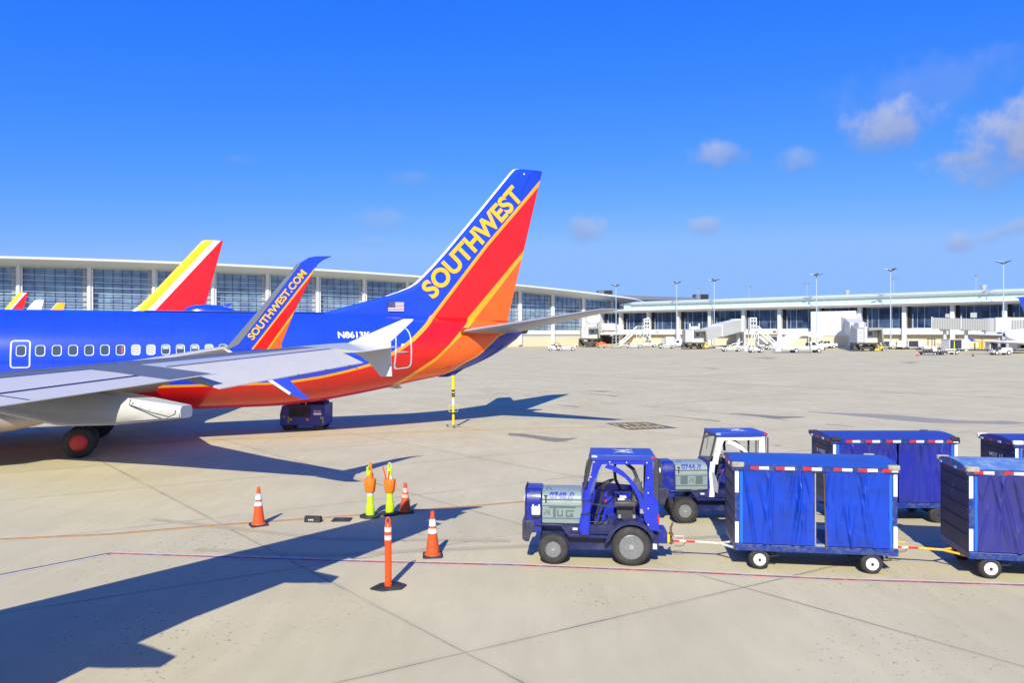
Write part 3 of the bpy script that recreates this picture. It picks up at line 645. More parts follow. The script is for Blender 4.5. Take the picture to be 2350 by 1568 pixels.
# ------------------------------------------------------------------ the near grey wing (coordinates: span s outwards, chord c aft)
PHI = R(13); so = Vector((math.sin(PHI), math.cos(PHI))); sa_ = Vector((math.cos(PHI), -math.sin(PHI)))
OW = thing('jet_wing', 'near grey wing with drooped aileron, flap fairings and a white tip fence', 'aircraft wing', (0, 0, 0), 0)
def W(s, c, z): q = so * s + sa_ * c; return (q.x, q.y, z)
def le(s): return -8.25 + .575 * (s - 7.33) if s > 3 else -10.74 + .62 * (s - 3)
def te(s): return -6.46 + .34 * (s - 5.74) if s > 4.6 else -6.85 + .1 * (s - 4.6)
def wz_(s): return 3.97 - .092 * (11.34 - s)
def th_(s): return .11 + .034 * (11.34 - s)
prof = [(0, 0, 0), (.01, .30, -.2), (.04, .55, -.36), (.12, .82, -.5), (.3, 1.0, -.56), (.5, .86, -.5), (.66, .62, -.34), (.8, .36, -.2), (1.0, .03, -.03)]
ss = [-1.6, 0, 1.0, 2, 3, 4, 5, 6, 7, 8.02]
def wsec(s, cf=1.0):
    c0, c1_ = le(s), te(s); ch = c1_ - c0; t = th_(s)
    P = [p for p in prof if p[0] <= cf + 1e-6]
    return [W(s, c0 + ch * x, wz_(s) + t * u * .6) for x, u, d in P] + [W(s, c0 + ch * x, wz_(s) + t * d * .6) for x, u, d in reversed(P[1:])] 
def mfw(nf):
    return lambda k, i: 1 if 1 <= i <= nf else 0
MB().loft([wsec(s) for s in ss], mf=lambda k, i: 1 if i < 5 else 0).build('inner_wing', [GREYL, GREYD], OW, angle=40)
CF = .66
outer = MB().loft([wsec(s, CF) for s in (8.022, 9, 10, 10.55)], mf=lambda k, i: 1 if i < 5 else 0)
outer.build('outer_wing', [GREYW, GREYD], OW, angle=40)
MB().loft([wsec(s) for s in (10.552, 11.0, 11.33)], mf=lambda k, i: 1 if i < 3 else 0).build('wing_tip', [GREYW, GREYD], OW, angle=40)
# drooped aileron
def ail(s):
    c0, c1_ = le(s), te(s); ch = c1_ - c0; hx = c0 + ch * (CF + .012); hz = wz_(s) + th_(s) * .33; L = ch * (1 - CF)
    dz = -.20 * (.65 + .35 * (11.34 - s) / 3.3) - .06
    up = [(hx, hz), (hx + L * .5, hz + dz * .42), (hx + L, hz + dz)]; dn = [(hx + L, hz + dz - .012), (hx + L * .45, hz + dz * .42 - .07), (hx, hz - .13)]
    return [W(s, a, z) for a, z in up + dn]
MB().loft([ail(s) for s in (8.05, 9.2, 10.50)]).build('aileron', GREYL, OW, angle=30)
# the unseen body this wing belongs to, added behind the camera to block sky light
fb = []
for k, (c, r, dz) in enumerate(((-25, .1, -.6), (-24.4, .9, -.45), (-23, 1.5, -.2), (-20, 1.95, 0), (-10, 1.98, 0), (2, 1.98, 0), (8, 1.6, .25), (13, .8, .8), (15.5, .15, 1.2))):
    fb.append([W(-2.85 + r * math.cos(a), c, 3.85 + dz + r * math.sin(a)) for a in [2 * PI * i / 40 for i in range(40)]])
MB().loft(fb).build('fuselage', mat('silver_body_paint', (.42, .43, .45), .35, var=.05, coat=.3), OW, angle=60)
# static wicks
for s in (9.25, 9.75, 10.2):
    a = ail(s)[2]; MB().cyl(a, (a[0] + .16, a[1] - .1, a[2] - .05), .006, n=6).build('static_wick', DKSTEEL, OW)
# panel seams on the inner wing
def seam(s0, x0, s1, x1, w=.012):
    mb = MB(); n = 14; vs = []
    for i in range(n + 1):
        s = s0 + (s1 - s0) * i / n; x = x0 + (x1 - x0) * i / n
        for dx in (-w, w):
            xx = x + dx / (te(s) - le(s)) if s0 != s1 or x0 == x1 else x
            ds = w / 2 if (x1 - x0) and abs(x1 - x0) > .2 else 0
            s_ = s + (ds if dx > 0 else -ds); xx = x if ds else xx
            zz = None
            for (a, u, d), (b, u2, d2) in zip(prof, prof[1:]):
                if a <= xx <= b: zz = u + (u2 - u) * (xx - a) / (b - a)
            vs.append(W(s_, le(s_) + (te(s_) - le(s_)) * xx, wz_(s_) + th_(s_) * (zz or 0) * .6 + .004))
    mb.add(vs, [(2 * i, 2 * i + 1, 2 * i + 3, 2 * i + 2) for i in range(n)]); return mb
NV = mat('seam_dark_blue', (.015, .02, .09), .5)
for k in range(9): seam(1.6 + k * .8, .12, 1.62 + k * .8, .49, .008).build('panel_seam', DKSTEEL, OW, flat=True)
for a in ((1.2, .34, 8.0, .34, .007), (8.1, .34, 10.5, .34, .006), (3.2, .5, 3.22, .84, .012), (4.6, .5, 4.62, .84, .012), (7.45, .5, 7.46, .8, .01), (1.2, .86, 7.98, .79, .03), (1.2, .50, 8.0, .50, .012), (6.0, .5, 6.02, .98, .02), (8.04, .655, 10.5, .655, .012)):
    seam(*a).build('panel_seam', NV, OW, flat=True)
MB().loft([[W(s, le(s) + (te(s) - le(s)) * x, wz_(s) + th_(s) * (u * .6) + .006) for x, u in ((.5, .86), (.66, .62), (.8, .36), (.985, .055))] + [W(s, le(s) + (te(s) - le(s)) * x, wz_(s) + th_(s) * (u * .6) - .01) for x, u in ((.985, .055), (.8, .36), (.66, .62), (.5, .86))] for s in (7.45, 7.98)]).build('dark_panel', GREYD, OW)
# fairings under the flaps
FAIR = mat('fairing_off_white', (.56, .54, .48), .34, var=.05, coat=.2, dirt=(.42, .43, .43), dirtamt=.3, ds=5)
def fairing(s, c0, c1_, z0, zt, zb):
    rings = []
    for k in range(15):
        t = k / 14; c = c0 + (c1_ - c0) * t
        w = .21 * (math.sin(PI * min(1, .08 + t * .62)) ** .6) * (1 if t < .8 else 1 - .45 * (t - .8) / .2)
        top = interp(t, [0, .3, .62, 1], [z0 + .05, zt + .05, zt, z0 - .02]); bot = interp(t, [0, .15, .45, .7, 1], [z0 - .1, zb + .12, zb, zb + .03, z0 - .16])
        rings.append([W(s + w * q[0], c, bot + (top - bot) * q[1]) for q in ((-.6, 0), (-.92, .12), (-1, .4), (-1, .75), (-.75, 1), (.75, 1), (1, .75), (1, .4), (.92, .12), (.6, 0))])
    mb = MB().loft(rings); o = mb.build('flap_fairing', FAIR, OW, angle=50); return o
f1 = fairing(7.15, -8.35, -5.45, 3.37, 3.50, 3.09); fairing(4.25, -9.2, -6.1, 3.02, 3.2, 2.72)
MB().tube([W(6.93, -6.0, 3.43), W(6.93, -6.02, 3.37), W(6.935, -5.75, 3.29), W(6.95, -5.52, 3.24), W(6.97, -5.46, 3.27), W(6.98, -5.46, 3.31)], .006, n=5).build('fairing_seam', DKSTEEL, f1)
for k in range(6): 
    c = -6.0 + k * .1; MB().lathe([(0.0, -.002), (.009, 0), (0, .002)], W(6.925, c, 3.41 - k * .028), n=6).build('rivet', DKSTEEL, f1)
# wing tip fence
FEN = [(-5.49, 4.03), (-4.48, 4.43), (-4.31, 4.43), (-4.305, 4.41), (-4.70, 4.06), (-4.71, 3.97), (-4.69, 3.47), (-4.89, 3.465), (-5.02, 3.62), (-5.14, 3.73), (-5.29, 3.83), (-5.42, 3.87), (-5.9, 3.94), (-5.92, 3.98)]
mb = MB(); n = len(FEN)
mb.add([W(11.33, c, z) for c, z in FEN] + [W(11.37, c, z) for c, z in FEN], [tuple(range(n)), tuple(reversed(range(n, 2 * n)))] + [(i, (i + 1) % n, n + (i + 1) % n, n + i) for i in range(n)])
mb.build('tip_fence', mat('fence_white', (.80, .80, .77), .32, var=.03, coat=.2), OW, bevel=.008)
for c, z, d in ((-4.70, 4.06, .17), (-4.9, 3.98, .2), (-4.7, 3.66, .14)): MB().cyl(W(11.31, c - .03, z), W(11.31, c + d, z - .01), .005, n=6).build('static_wick', DKSTEEL, OW)
MB().lathe([(.0, -.06), (.05, -.04), (.06, 0), (.05, .04), (0, .06)], W(10.62, -5.3, 3.86), n=12).build('tip_hinge', STEEL, OW)

# ------------------------------------------------------------------ tail stand and ground power unit under the fuselage
t = thing('tail_stand', 'yellow tail stand with black bands propping up the rear of the blue airliner', 'tail stand', (-2.72, 33.3, 0), .2)
MB().cyl((0, 0, .12), (0, 0, 1.75), .055, m=0).cyl((0, 0, 1.75), (0, 0, 2.42), .075, m=0).build('pole', mat('stand_yellow', (.82, .66, .02), .4), t)
for z in (.62, 1.42, 1.52, 1.66): MB().cyl((0, 0, z), (0, 0, z + .07), .082).build('band', BLACK, t)
MB().cyl((0, 0, 1.05), (0, 0, 1.32), .06).build('sleeve', WHITE, t)
MB().tube([(-.2, 0, .72), (-.2, 0, 1.02), (.2, 0, 1.02), (.2, 0, .72), (-.2, 0, .72)], .012, n=6).build('hand_frame', MATS['stand_yellow'], t)
mb = MB(); mb.cyl((0, 0, .02), (0, 0, .14), .05)
for k in range(4): mb.box(-.03, .03, 0, .32, .03, .07, T=lambda x, y, z, k=k: (x * math.cos(k * PI / 2) - y * math.sin(k * PI / 2), x * math.sin(k * PI / 2) + y * math.cos(k * PI / 2), z))
mb.build('foot', STEEL, t)
for k in range(3): MB().lathe([(.02, -.02), (.06, -.02), (.06, .02), (.02, .02)], (.3 * math.cos(k * 2.1 + .5), .3 * math.sin(k * 2.1 + .5), .06), ax='y', n=14).build('wheel', BLACK, t)
MB().box(-.09, .09, -.09, .09, 2.42, 2.5).build('head', mat('dark_blue_skid', (.02, .02, .3), .4), t)

t = thing('belt_loader_power_unit', 'dark blue boxy ground service vehicle with amber lamps, under the belly of the blue airliner', 'service vehicle', (-10.42, 32.3, 0), -.03)
GP = mat('indigo_cabinet', (.03, .03, .32), .42, var=.15, dirt=(.05, .05, .12), dirtamt=.5)
MB().prism([(.0, .22), (2.02, .22), (2.04, 1.15), (2.0, 1.18), (.10, 1.12), (.0, .75)], 0, 1.3).build('body', GP, t, bevel=.03)
MB().box(.42, 1.4, -.012, .0, .62, 1.08).box(.3, .95, -.01, .3, 1.12, 1.25).build('recess', BLACK, t)
MB().box(.35, 1.95, .3, 1.0, 1.18, 1.3).build('machinery', BLACK, t)
for x in (.5, 1.25): MB().lathe([(0, -.02), (.05, -.015), (.055, 0)], (x, -.005, .50), ax='y', n=16).build('amber_lamp', mat('amber_lens', (.8, .35, .03), .3), t)
for x in (.2, 1.87): MB().lathe([(0, -.03), (.045, -.015), (.055, 0)], (x, -.005, .62 if x < 1 else .58), ax='y', n=16).build('headlight', STEEL, t)
for x in (.36, 1.92): MB().box(x, x + .06, -.014, 0, .32, .62).build('reflector', mat('dull_yellow', (.35, .33, .08), .5), t)
text('number', 'BL701', lambda x, y: (1.55 + x, -.006, .84 + y), .3, .07, WLET, t)
MB().box(1.53, 1.88, -.012, 0, .70, .80).build('sticker', REFL, t)
for x in (.3, 1.7):
    for y in (.05, 1.1): MB().lathe([(.08, -.02), (.22, -.02), (.23, .06), (.22, .15), (.08, .15)], (x, y, .232), ax='y', n=20).build('wheel', TYRE, t)
MB().cyl((1.15, .1, 1.1), (1.15, .1, 1.3), .03).cyl((1.7, .4, 1.2), (1.75, .4, 1.42), .02).build('fittings', YEL, t)
# ------------------------------------------------------------------ baggage tractors
HOODB = mat('hood_grey_paint', (.23, .29, .28), .42, var=.1, scale=2, dirt=(.16, .19, .17), dirtamt=.55, ds=5)
TB = mat('tractor_blue', (.012, .022, .25), .32, var=.2, coat=.2, dirt=(.07, .075, .14), dirtamt=.65, ds=7)
TB2 = mat('tractor_dark_blue', (.012, .017, .09), .4, var=.2, dirt=(.07, .07, .09), dirtamt=.5, ds=4)
CURB = mat('blue_vinyl_curtain', (.014, .032, .46), .28, var=.15, scale=5, coat=.4, bump=.35, bscale=9)
CURW = mat('white_vinyl_curtain', (.72, .72, .72), .4, var=.08, scale=5, bump=.35, bscale=9)
VIN = clear_glass('clear_vinyl', (.93, .95, .95), .10, .12); GLS = clear_glass('windscreen', (.8, .86, .86), .16)
TUGG = mat('logo_grey', (.10, .14, .14), .5); NUMB = mat('number_blue', (.04, .05, .36), .45)
RIM = mat('grey_rim', (.22, .23, .235), .42, .2, var=.12, dirt=(.12, .11, .1), dirtamt=.6, ds=12)
def wheel(par, x, y, r, w, rim, knob=False, hubm=None, name='wheel'):
    prof = [(rim * r, -w / 2), (r * .80, -w / 2 - .004), (r * .93, -w * .42), (r, -w * .28), (r, w * .28), (r * .93, w * .42), (r * .8, w / 2), (rim * r, w / 2)]
    mb = MB().lathe(prof, (x, y, r), ax='y', n=48)
    if knob:
        for k in range(26):
            a = 2 * PI * k / 26; c, s = math.cos(a), math.sin(a)
            for q in (-1, 1):
                mb.box(-.020, .020, q * w * .48 if q < 0 else .02, -.02 if q < 0 else w * .48, r - .03, r + .014,
                       T=lambda X, Y, Z, a=a + q * .06: (x + X * math.cos(a) + Z * math.sin(a), y + Y, r + Z * math.cos(a) - X * math.sin(a)))
    wo = mb.build(name, TYRE, par)
    for s in (-1, 1):
        h = MB(); o = s * w / 2
        h.lathe([(rim * r * 1.04, o + s * .004), (rim * r * .98, o + s * .012), (rim * r * .90, o - s * .02), (rim * r * .84, o - s * w * .30), (rim * r * .60, o - s * w * .34), (rim * r * .50, o - s * .03), (rim * r * .34, o - s * .02), (rim * r * .30, o - s * .005), (0, o + s * .005)], (x, y, r), ax='y', n=32)
        h.build('rim', hubm or RIM, wo)
        if s < 0: MB().lathe([(rim * r * .855, o + w * .28), (rim * r * .60, o + w * .33)], (x, y, r), ax='y', n=32).build('recess_shade_ring', mat('dish_shadow_grey', (.10, .10, .105), .5, var=.2), wo)  # dark ring: shade of the rim recess put into the colour
        if s < 0:
            b = MB()
            for k in range(6):
                a = k * PI / 3 + .3; b.cyl((x + rim * r * .42 * math.cos(a), y + o + .03, r + rim * r * .42 * math.sin(a)), (x + rim * r * .42 * math.cos(a), y + o - .008, r + rim * r * .42 * math.sin(a)), .009 if r > .2 else .008, n=6)
            b.lathe([(rim * r * .24, o + .02), (rim * r * .22, o - .02), (0, o - .022)], (x, y, r), ax='y', n=16)
            b.build('hub', STEEL if hubm is None else BLACK, wo)
    return wo
def eagle(s=1.0):                                     # small winged mark between two letters
    return [[(.0, 0), (.05, -.10), (.10, 0), (.19, .13), (.09, .05), (.05, -.02), (.01, .05), (-.09, .13)]]
def tractor(label, loc, rz, number, logo, cur, knob, vents, group, far_door=True):
    t = thing('baggage_tractor', label, 'baggage tractor', loc, rz, group)
    Wd = 1.12                                         # body from y=.02 to y=Wd
    wheel(t, 0, .10, .275, .25, .50, knob); wheel(t, 0, Wd - .1, .275, .25, .50, knob)
    wheel(t, 1.40, .14, .35, .32, .60); wheel(t, 1.40, Wd - .14, .35, .32, .60)
    # chassis and skirts
    MB().box(-.22, 1.9, .22, Wd - .2, .24, .56).build('chassis', TB2, t)
    MB().prism([(-.56, .78), (-.56, .44), (-.50, .40), (-.44, .40), (-.42, .5), (-.36, .60), (-.34, .78)], .03, Wd - .03).build('bumper', mat('bumper_dark', (.03, .03, .06), .5, dirt=(.12, .12, .12), dirtamt=.5), t, bevel=.015)
    # front cowl: rounded across its top
    def arc(y0, y1, z0, z1, r):
        pts = [(y0, z0)]
        for k in range(7): a = R(180 - 15 * k); pts.append((y0 + r + r * math.cos(a), z1 - r + r * math.sin(a)))
        for k in range(7): a = R(90 - 15 * k); pts.append((y1 - r + r * math.cos(a), z1 - r + r * math.sin(a)))
        return pts + [(y1, z0)]
    cw = MB().prism(arc(.05, Wd - .05, .56, 1.345, .24), -.50, -.205, ax='x').build('front_cowl', TB, t, bevel=.025)
    MB().prism(arc(.03, Wd - .03, .60, 1.365, .25), -.515, -.495, ax='x').build('grille_frame', DKSTEEL, cw)
    MB().lathe([(0, -.02), (.06, -.01), (.065, .01)], (-.52, .2, 1.15), ax='x', n=16).lathe([(0, -.02), (.06, -.01), (.065, .01)], (-.52, Wd - .2, 1.15), ax='x', n=16).build('headlight', REFL, cw)
    MB().box(-.385, -.23, -.03, .05, .90, 1.05).cyl((-.36, .01, 1.05), (-.36, .01, 1.085), .014).cyl((-.25, .01, 1.05), (-.25, .01, 1.085), .014).build('washer_bottle', REFL, t, bevel=.015) if not vents else None
    if not vents: MB().box(-.37, -.245, -.025, .05, .86, .898).build('bottle_bracket', BLACK, t)
    # hood
    hd = MB().prism(arc(.045, Wd - .045, .74, 1.27, .22), -.20, .52, ax='x').build('hood', HOODB, t, bevel=.012)
    MB().prism([(.036, 1.17), (.044, 1.20), (.072, 1.25), (.135, 1.285), (.26, 1.312), (.56, 1.325), (.86, 1.312), (.985, 1.285), (1.048, 1.25), (1.076, 1.20), (1.084, 1.17), (1.04, 1.17), (.8, 1.24), (.3, 1.24), (.08, 1.17)], -.198, .515, ax='x').build('lid', HOODB, hd, bevel=.008)
    MB().box(-.2, .52, .034, .044, .828, .842).box(-.2, .52, .034, .044, 1.055, 1.063).build('seam', TUGG, hd)
    MB().tube([(-.13, .3, 1.31), (-.11, .3, 1.355), (-.05, .3, 1.355), (-.03, .3, 1.31)], .006, n=6).tube([(-.165, .05, 1.235), (-.095, .05, 1.235)], .012, n=6).tube([(-.13, .024, 1.24), (-.13, .024, 1.12)], .012, n=6).build('latch', BLACK, hd)
    num = text('number', number[:4], lambda x, y: (-.065 + x, interp(1.195 + y, [1.17, 1.20, 1.25, 1.285, 1.312], [.036, .044, .072, .135, .26]) - .010, 1.195 + y), .31, .098, NUMB, hd, bold=.045, sub=4)
    text('number_letter', number[4:], lambda x, y: (.262 + x, interp(1.195 + y, [1.17, 1.20, 1.25, 1.285, 1.312], [.036, .044, .072, .135, .26]) - .010, 1.195 + y), .12, .095, NUMB, hd, bold=.01, italic=.45, sub=4)
    if vents:
        for x in (-.09, .245): MB().box(x, x + .16, .03, .044, .875, 1.045).build('vent', TUGG, hd, bevel=.01)
        text('emblem', 'A  A', lambda x, y: (.095 + x, .036, .90 + y), .125, .075, TUGG, hd, bold=-.005)
        flat('emblem_bird', eagle(), lambda x, y: (.148 + x * .35, .036, .935 + (y + .05) * .5), TUGG, hd)
    else:
        text('emblem', 'A  A', lambda x, y: (-.165 + x, .036, .885 + y), .125, .075, TUGG, hd, bold=-.005)
        flat('emblem_bird', eagle(), lambda x, y: (-.112 + x * .35, .036, .925 + (y + .05) * .5), TUGG, hd)
        B = lambda x0, x1, z0, z1: [(x0, z0), (x1, z0), (x1, z1), (x0, z1)]
        flat('maker_name', [B(-.075, .405, 1.025, 1.06), B(0, .05, .86, 1.026),                      # T with its long bar
                            B(.075, .10, .87, .99), B(.155, .18, .87, .99), B(.10, .155, .87, .893),     # U
                            B(.23, .255, .865, .985), B(.255, .38, .962, .985), B(.255, .36, .865, .888), B(.335, .36, .888, .925), B(.30, .335, .905, .925)],
             lambda x, y: (x, .034, y), TUGG, hd)
    # dash post, side panels, front fender and step
    MB().prism([(.525, .56), (.525, 1.33), (.57, 1.35), (.60, 1.30), (.60, .56)], .04, Wd - .04).build('dash_panel', TB, t)
    MB().prism([(-.33, .70), (-.33, .735), (.17, .735), (.32, .56), (1.02, .54), (1.02, .49), (.28, .50), (.14, .70)], .0, .34).build('fender', TB2, t, bevel=.01)
    MB().prism([(-.33, .70), (-.33, .735), (.17, .735), (.32, .56), (1.02, .54), (1.02, .49), (.28, .50), (.14, .70)], Wd - .34, Wd).build('fender', TB2, t, bevel=.01)
    MB().box(.2, 1.1, .05, .07, .56, .73).build('side_panel', TB2, t)
    MB().box(.355, .44, .036, .05, .63, .665).build('plate', REFL, t)
    MB().box(.55, 1.1, .07, Wd - .07, .56, .585).build('floor', mat('worn_floor', (.12, .13, .12), .6, dirt=(.3, .28, .22), dirtamt=.5), t)
    # rear fenders as thick arches
    for y0, y1 in ((-.005, .27), (Wd - .27, Wd + .005)):
        ou = [(1.40 + .47 * math.cos(R(a)), .35 + .47 * math.sin(R(a))) for a in range(175, 19, -12)]
        inn = [(1.40 + .40 * math.cos(R(a)), .35 + .40 * math.sin(R(a))) for a in range(20, 176, 12)]
        MB().prism([(.93, .56), (.93, .42)][:0] + ou + inn, y0, y1).build('rear_fender', TB2, t)
    MB().box(1.0, 1.78, .27, Wd - .27, .56, .80).build('seat_base', TB, t)
    # rear box and hitch
    MB().prism([(1.80, .36), (1.80, .62), (2.03, .60), (2.065, .56), (2.065, .36)], .3, Wd - .3).build('rear_weight', TB, t, bevel=.01)
    h = MB().box(2.065, 2.12, Wd / 2 - .12, Wd / 2 + .12, .36, .50).build('hitch', YEL, t)
    MB().cyl((2.15, Wd / 2, .30), (2.15, Wd / 2, .62), .022).box(2.11, 2.19, Wd / 2 - .09, Wd / 2 + .09, .33, .37).box(2.11, 2.19, Wd / 2 - .09, Wd / 2 + .09, .47, .5).cyl((2.15, Wd / 2, .6), (2.18, Wd / 2 - .02, .70), .018).build('hitch_pin', RUST, h)
    MB().box(1.79, 1.86, .1, .2, .30, .38).build('mud_plate', REFL, t)
    # cab roof and frame
    rf = MB().prism([(.68, 1.935), (.68, 2.0), (1.80, 2.0), (1.845, 1.965), (1.845, 1.93), (1.79, 1.895), (.70, 1.895)][::-1], .0, Wd).build('roof', mat('tractor_roof_blue', (.025, .055, .36), .42, var=.12), t, bevel=.012)
    MB().box(1.76, 1.85, -.006, .0, 1.945, 1.98).build('marker', REDP, rf)
    MB().box(.70, .80, -.006, .0, 1.955, 1.967).box(.70, .79, -.006, .0, 1.98, 1.99).build('sticker', REFL, rf)
    text('roof_emblem', 'A A', lambda x, y: (1.46 - y * 1.0, .25 + x, 2.006), .62, .24, WLET, rf, bold=.01)
    flat('roof_bird', eagle(), lambda x, y: (1.25 - y * 1.3 , .56 + (x - .05) * 2.2, 2.007), WLET, rf)
    for y in (.05, Wd - .05):
        MB().tube([(.575, y, 1.40), (.70, y, 1.92)], .024).build('cab_post', DKSTEEL, t); MB().tube([(1.70, y, .80), (1.72, y, 1.92)], .024).build('cab_post', DKSTEEL, t)
    MB().tube([(.66, Wd - .06, 1.80), (.9, Wd - .05, 1.86), (1.2, Wd - .05, 1.84), (1.5, Wd - .05, 1.6), (1.66, Wd - .05, 1.2), (1.68, Wd - .05, .85)], .035, n=8).tube([(1.19, Wd - .05, 1.86), (1.14, Wd - .05, 1.62), (1.16, Wd - .05, 1.4), (1.28, Wd - .05, 1.15)], .03, n=8).build('far_hoop', TB2, t)
    # windscreen
    ws = MB().add([(.572, .07, 1.36), (.572, Wd - .07, 1.36), (.69, Wd - .07, 1.91), (.69, .07, 1.91)], [(0, 1, 2, 3)]).build('windscreen', GLS, t)
    MB().tube([(.568, .05, 1.34), (.568, Wd - .05, 1.34), (.692, Wd - .05, 1.92), (.692, .05, 1.92)], .018, n=6, closed=True).build('frame', BLACK, ws)
    MB().tube([(.62, .45, 1.85), (.575, .42, 1.6)], .007, n=5).build('wiper', BLACK, ws)
    # near side curtain: a band round the doorway with a curved front flap
    def sheet(pts_o, pts_i, m, name, y=.012, wav=.010):
        n = len(pts_o); mb = MB(); vs = []
        for k, (a, b) in enumerate(zip(pts_o, pts_i)):
            for j in range(5):
                q = j / 4; x = a[0] + (b[0] - a[0]) * q; z = a[1] + (b[1] - a[1]) * q
                vs.append((x, y - wav * math.sin(k * 1.9 + j * 1.3) - .006 * math.sin(7 * z + 11 * x), z))
        mb.add(vs, [(k * 5 + j, k * 5 + j + 1, k * 5 + 5 + j + 1, k * 5 + 5 + j) for k in range(n - 1) for j in range(4)])
        return mb.build(name, m, t)
    sheet([(.60, 1.30), (.645, 1.5), (.70, 1.72), (.725, 1.91), (.95, 1.915), (1.2, 1.915), (1.45, 1.915), (1.78, 1.915)],
          [(.74, 1.30), (.77, 1.5), (.83, 1.72), (.88, 1.82), (1.0, 1.835), (1.2, 1.83), (1.45, 1.83), (1.70, 1.83)], cur, 'curtain_frame')
    sheet([(1.78, 1.915), (1.79, 1.6), (1.80, 1.3), (1.88, 1.15), (1.89, .9), (1.89, .65)], [(1.66, 1.85), (1.65, 1.6), (1.62, 1.3), (1.61, 1.1), (1.63, .85), (1.73, .66)], cur, 'curtain_rear')
    arcp = [(.98, 1.84), (1.12, 1.80), (1.25, 1.72), (1.38, 1.60), (1.50, 1.45), (1.60, 1.26), (1.64, 1.05)]
    sheet(arcp, [(x - .055, z - .075) if i < 3 else (x - .08, z - .02) for i, (x, z) in enumerate(arcp)], cur, 'curtain_arch', y=.006)
    MB().add([(1.30, .02, 1.70), (1.62, .02, 1.78), (1.62, .02, 1.28)], [(0, 1, 2)]).build('clear_panel', VIN, t)
    if not vents:                                     # rolled-up door bundle strapped beside the dash
        bx = [(.63, 1.36), (.62, 1.18), (.60, 1.0), (.58, .85), (.57, .68), (.575, .56), (.58, .53)]; rd = [.07, .085, .075, .095, .105, .095, .08]
        mb = MB(); mb.loft([[(x + r * (1 + .12 * math.sin(3 * a + k)) * math.cos(a), .03 + r * .75 * (1 + .1 * math.sin(4 * a + 2 * k)) * math.sin(a), z) for a in [2 * PI * i / 14 for i in range(14)]] for k, ((x, z), r) in enumerate(zip(bx, rd))])
        cb = mb.build('rolled_curtain', cur, t, angle=60)
        for z, x, r in ((1.17, .62, .088), (.93, .59, .088)): MB().loft([[(x + r * 1.04 * math.cos(a), .03 + r * .8 * math.sin(a), z + dz + .02 * math.cos(a)) for a in [2 * PI * i / 14 for i in range(14)]] for dz in (-.015, .015)]).build('strap', BLACK, cb)
        MB().loft([[(.575 + r * math.cos(a), .03 + r * .75 * math.sin(a), z) for a in [2 * PI * i / 14 for i in range(14)]] for z, r in ((.56, .098), (.51, .075))]).build('hem', BLACK, cb)
        MB().tube([(.88, .0, 1.80), (.82, -.01, 1.66), (.74, -.02, 1.5), (.70, -.02, 1.38), (.66, -.02, 1.3)], .03, n=7).build('clear_flap', VIN, t)
        MB().tube([(.66, .02, 1.12), (.9, .03, 1.08), (1.15, .04, 1.07)], .012, n=6).build('door_strap', BLACK, t)
    else:
        MB().loft([[(x + .06 * math.cos(a), .02 + .03 * math.sin(a), z) for a in [2 * PI * i / 10 for i in range(10)]] for x, z in ((.63, 1.36), (.60, 1.1), (.62, .8), (.60, .58))]).build('rolled_curtain', cur, t)
        MB().prism([(.60, 1.15), (.68, 1.05), (.74, .85), (.72, .66), (.64, .72), (.62, .9)], -.03, .01).build('rag', mat('grey_cloth', (.25, .26, .3), .8, bump=.4, bscale=8), t)
    for x, z in ((.74, 1.87), (1.02, 1.875), (1.32, 1.87), (1.68, 1.87), (.685, 1.6), (1.70, 1.6), (1.70, 1.33), (1.70, 1.05), (1.70, .76), (.63, 1.30)):
        MB().lathe([(0, -.012), (.011, -.008), (.012, 0)], (x, -.012, z), ax='y', n=8).build('snap', REFL, t)
    # rear window panel and far side panel
    rp = MB().box(1.86, 1.872, .06, Wd - .06, .62, 1.90).build('rear_panel', VIN, t)
    for y in (.1, .33, .56, .79, 1.02): MB().box(1.873, 1.885, y - .03, y + .03, .65, 1.88).build('slat', TB2, rp)
    MB().box(1.882, 1.89, .07, .11, .80, .95).box(1.87, 1.895, -.01, .0, .80, .95).build('tail_lamp', REDP, t)
    MB().prism([(.60, .58), (.60, 1.36), (1.45, 1.30), (1.62, 1.0), (1.62, .6)], Wd - .035, Wd - .02).build('far_door', cur if not vents else TB, t)
    # driver's place
    st = MB().box(1.10, 1.50, .18, .68, 1.03, 1.13).build('seat', SEATM, t, bevel=.03)
    MB().prism([(1.42, 1.12), (1.54, 1.10), (1.60, 1.46), (1.56, 1.52), (1.48, 1.50)], .20, .66).build('backrest', SEATM, st, bevel=.03)
    MB().box(1.16, 1.46, .34, .72, .80, 1.03).build('seat_post', DKSTEEL, st)
    MB().tube([(1.16, .27, 1.12), (1.13, .27, 1.28), (1.42, .27, 1.30), (1.48, .27, 1.14)], .012, n=6).build('armrest', BLACK, st)
    MB().box(1.18, 1.30, .34, .5, 1.135, 1.15).box(1.22, 1.34, .55, .7, 1.135, 1.16).build('papers', REFL, st)
    MB().tube([(1.06, .2, .6), (1.1, .22, .8), (1.2, .2, .86), (1.3, .18, .8), (1.34, .16, .64)], .022, n=7).tube([(1.5, .22, .82), (1.46, .24, 1.0), (1.56, .22, 1.2), (1.6, .2, 1.5)], .016, n=6).build('hose', BLACK, t)
    MB().cyl((1.20, .16, .84), (1.20, .16, .90), .03, n=12).cyl((1.46, .16, .84), (1.46, .16, .90), .03, n=12).build('caps', STEEL, t)
    c = Vector((.93, .50, 1.40)); nx = Vector((-.45, 0, .89)).normalized(); ux = Vector((.89, 0, -.45)).normalized() if False else Vector((nx.z, 0, -nx.x)); uy = Vector((0, 1, 0))
    sw = MB().tube([c + (ux * math.cos(2 * PI * k / 24) + uy * math.sin(2 * PI * k / 24)) * .19 for k in range(24)], .014, n=6, closed=True)
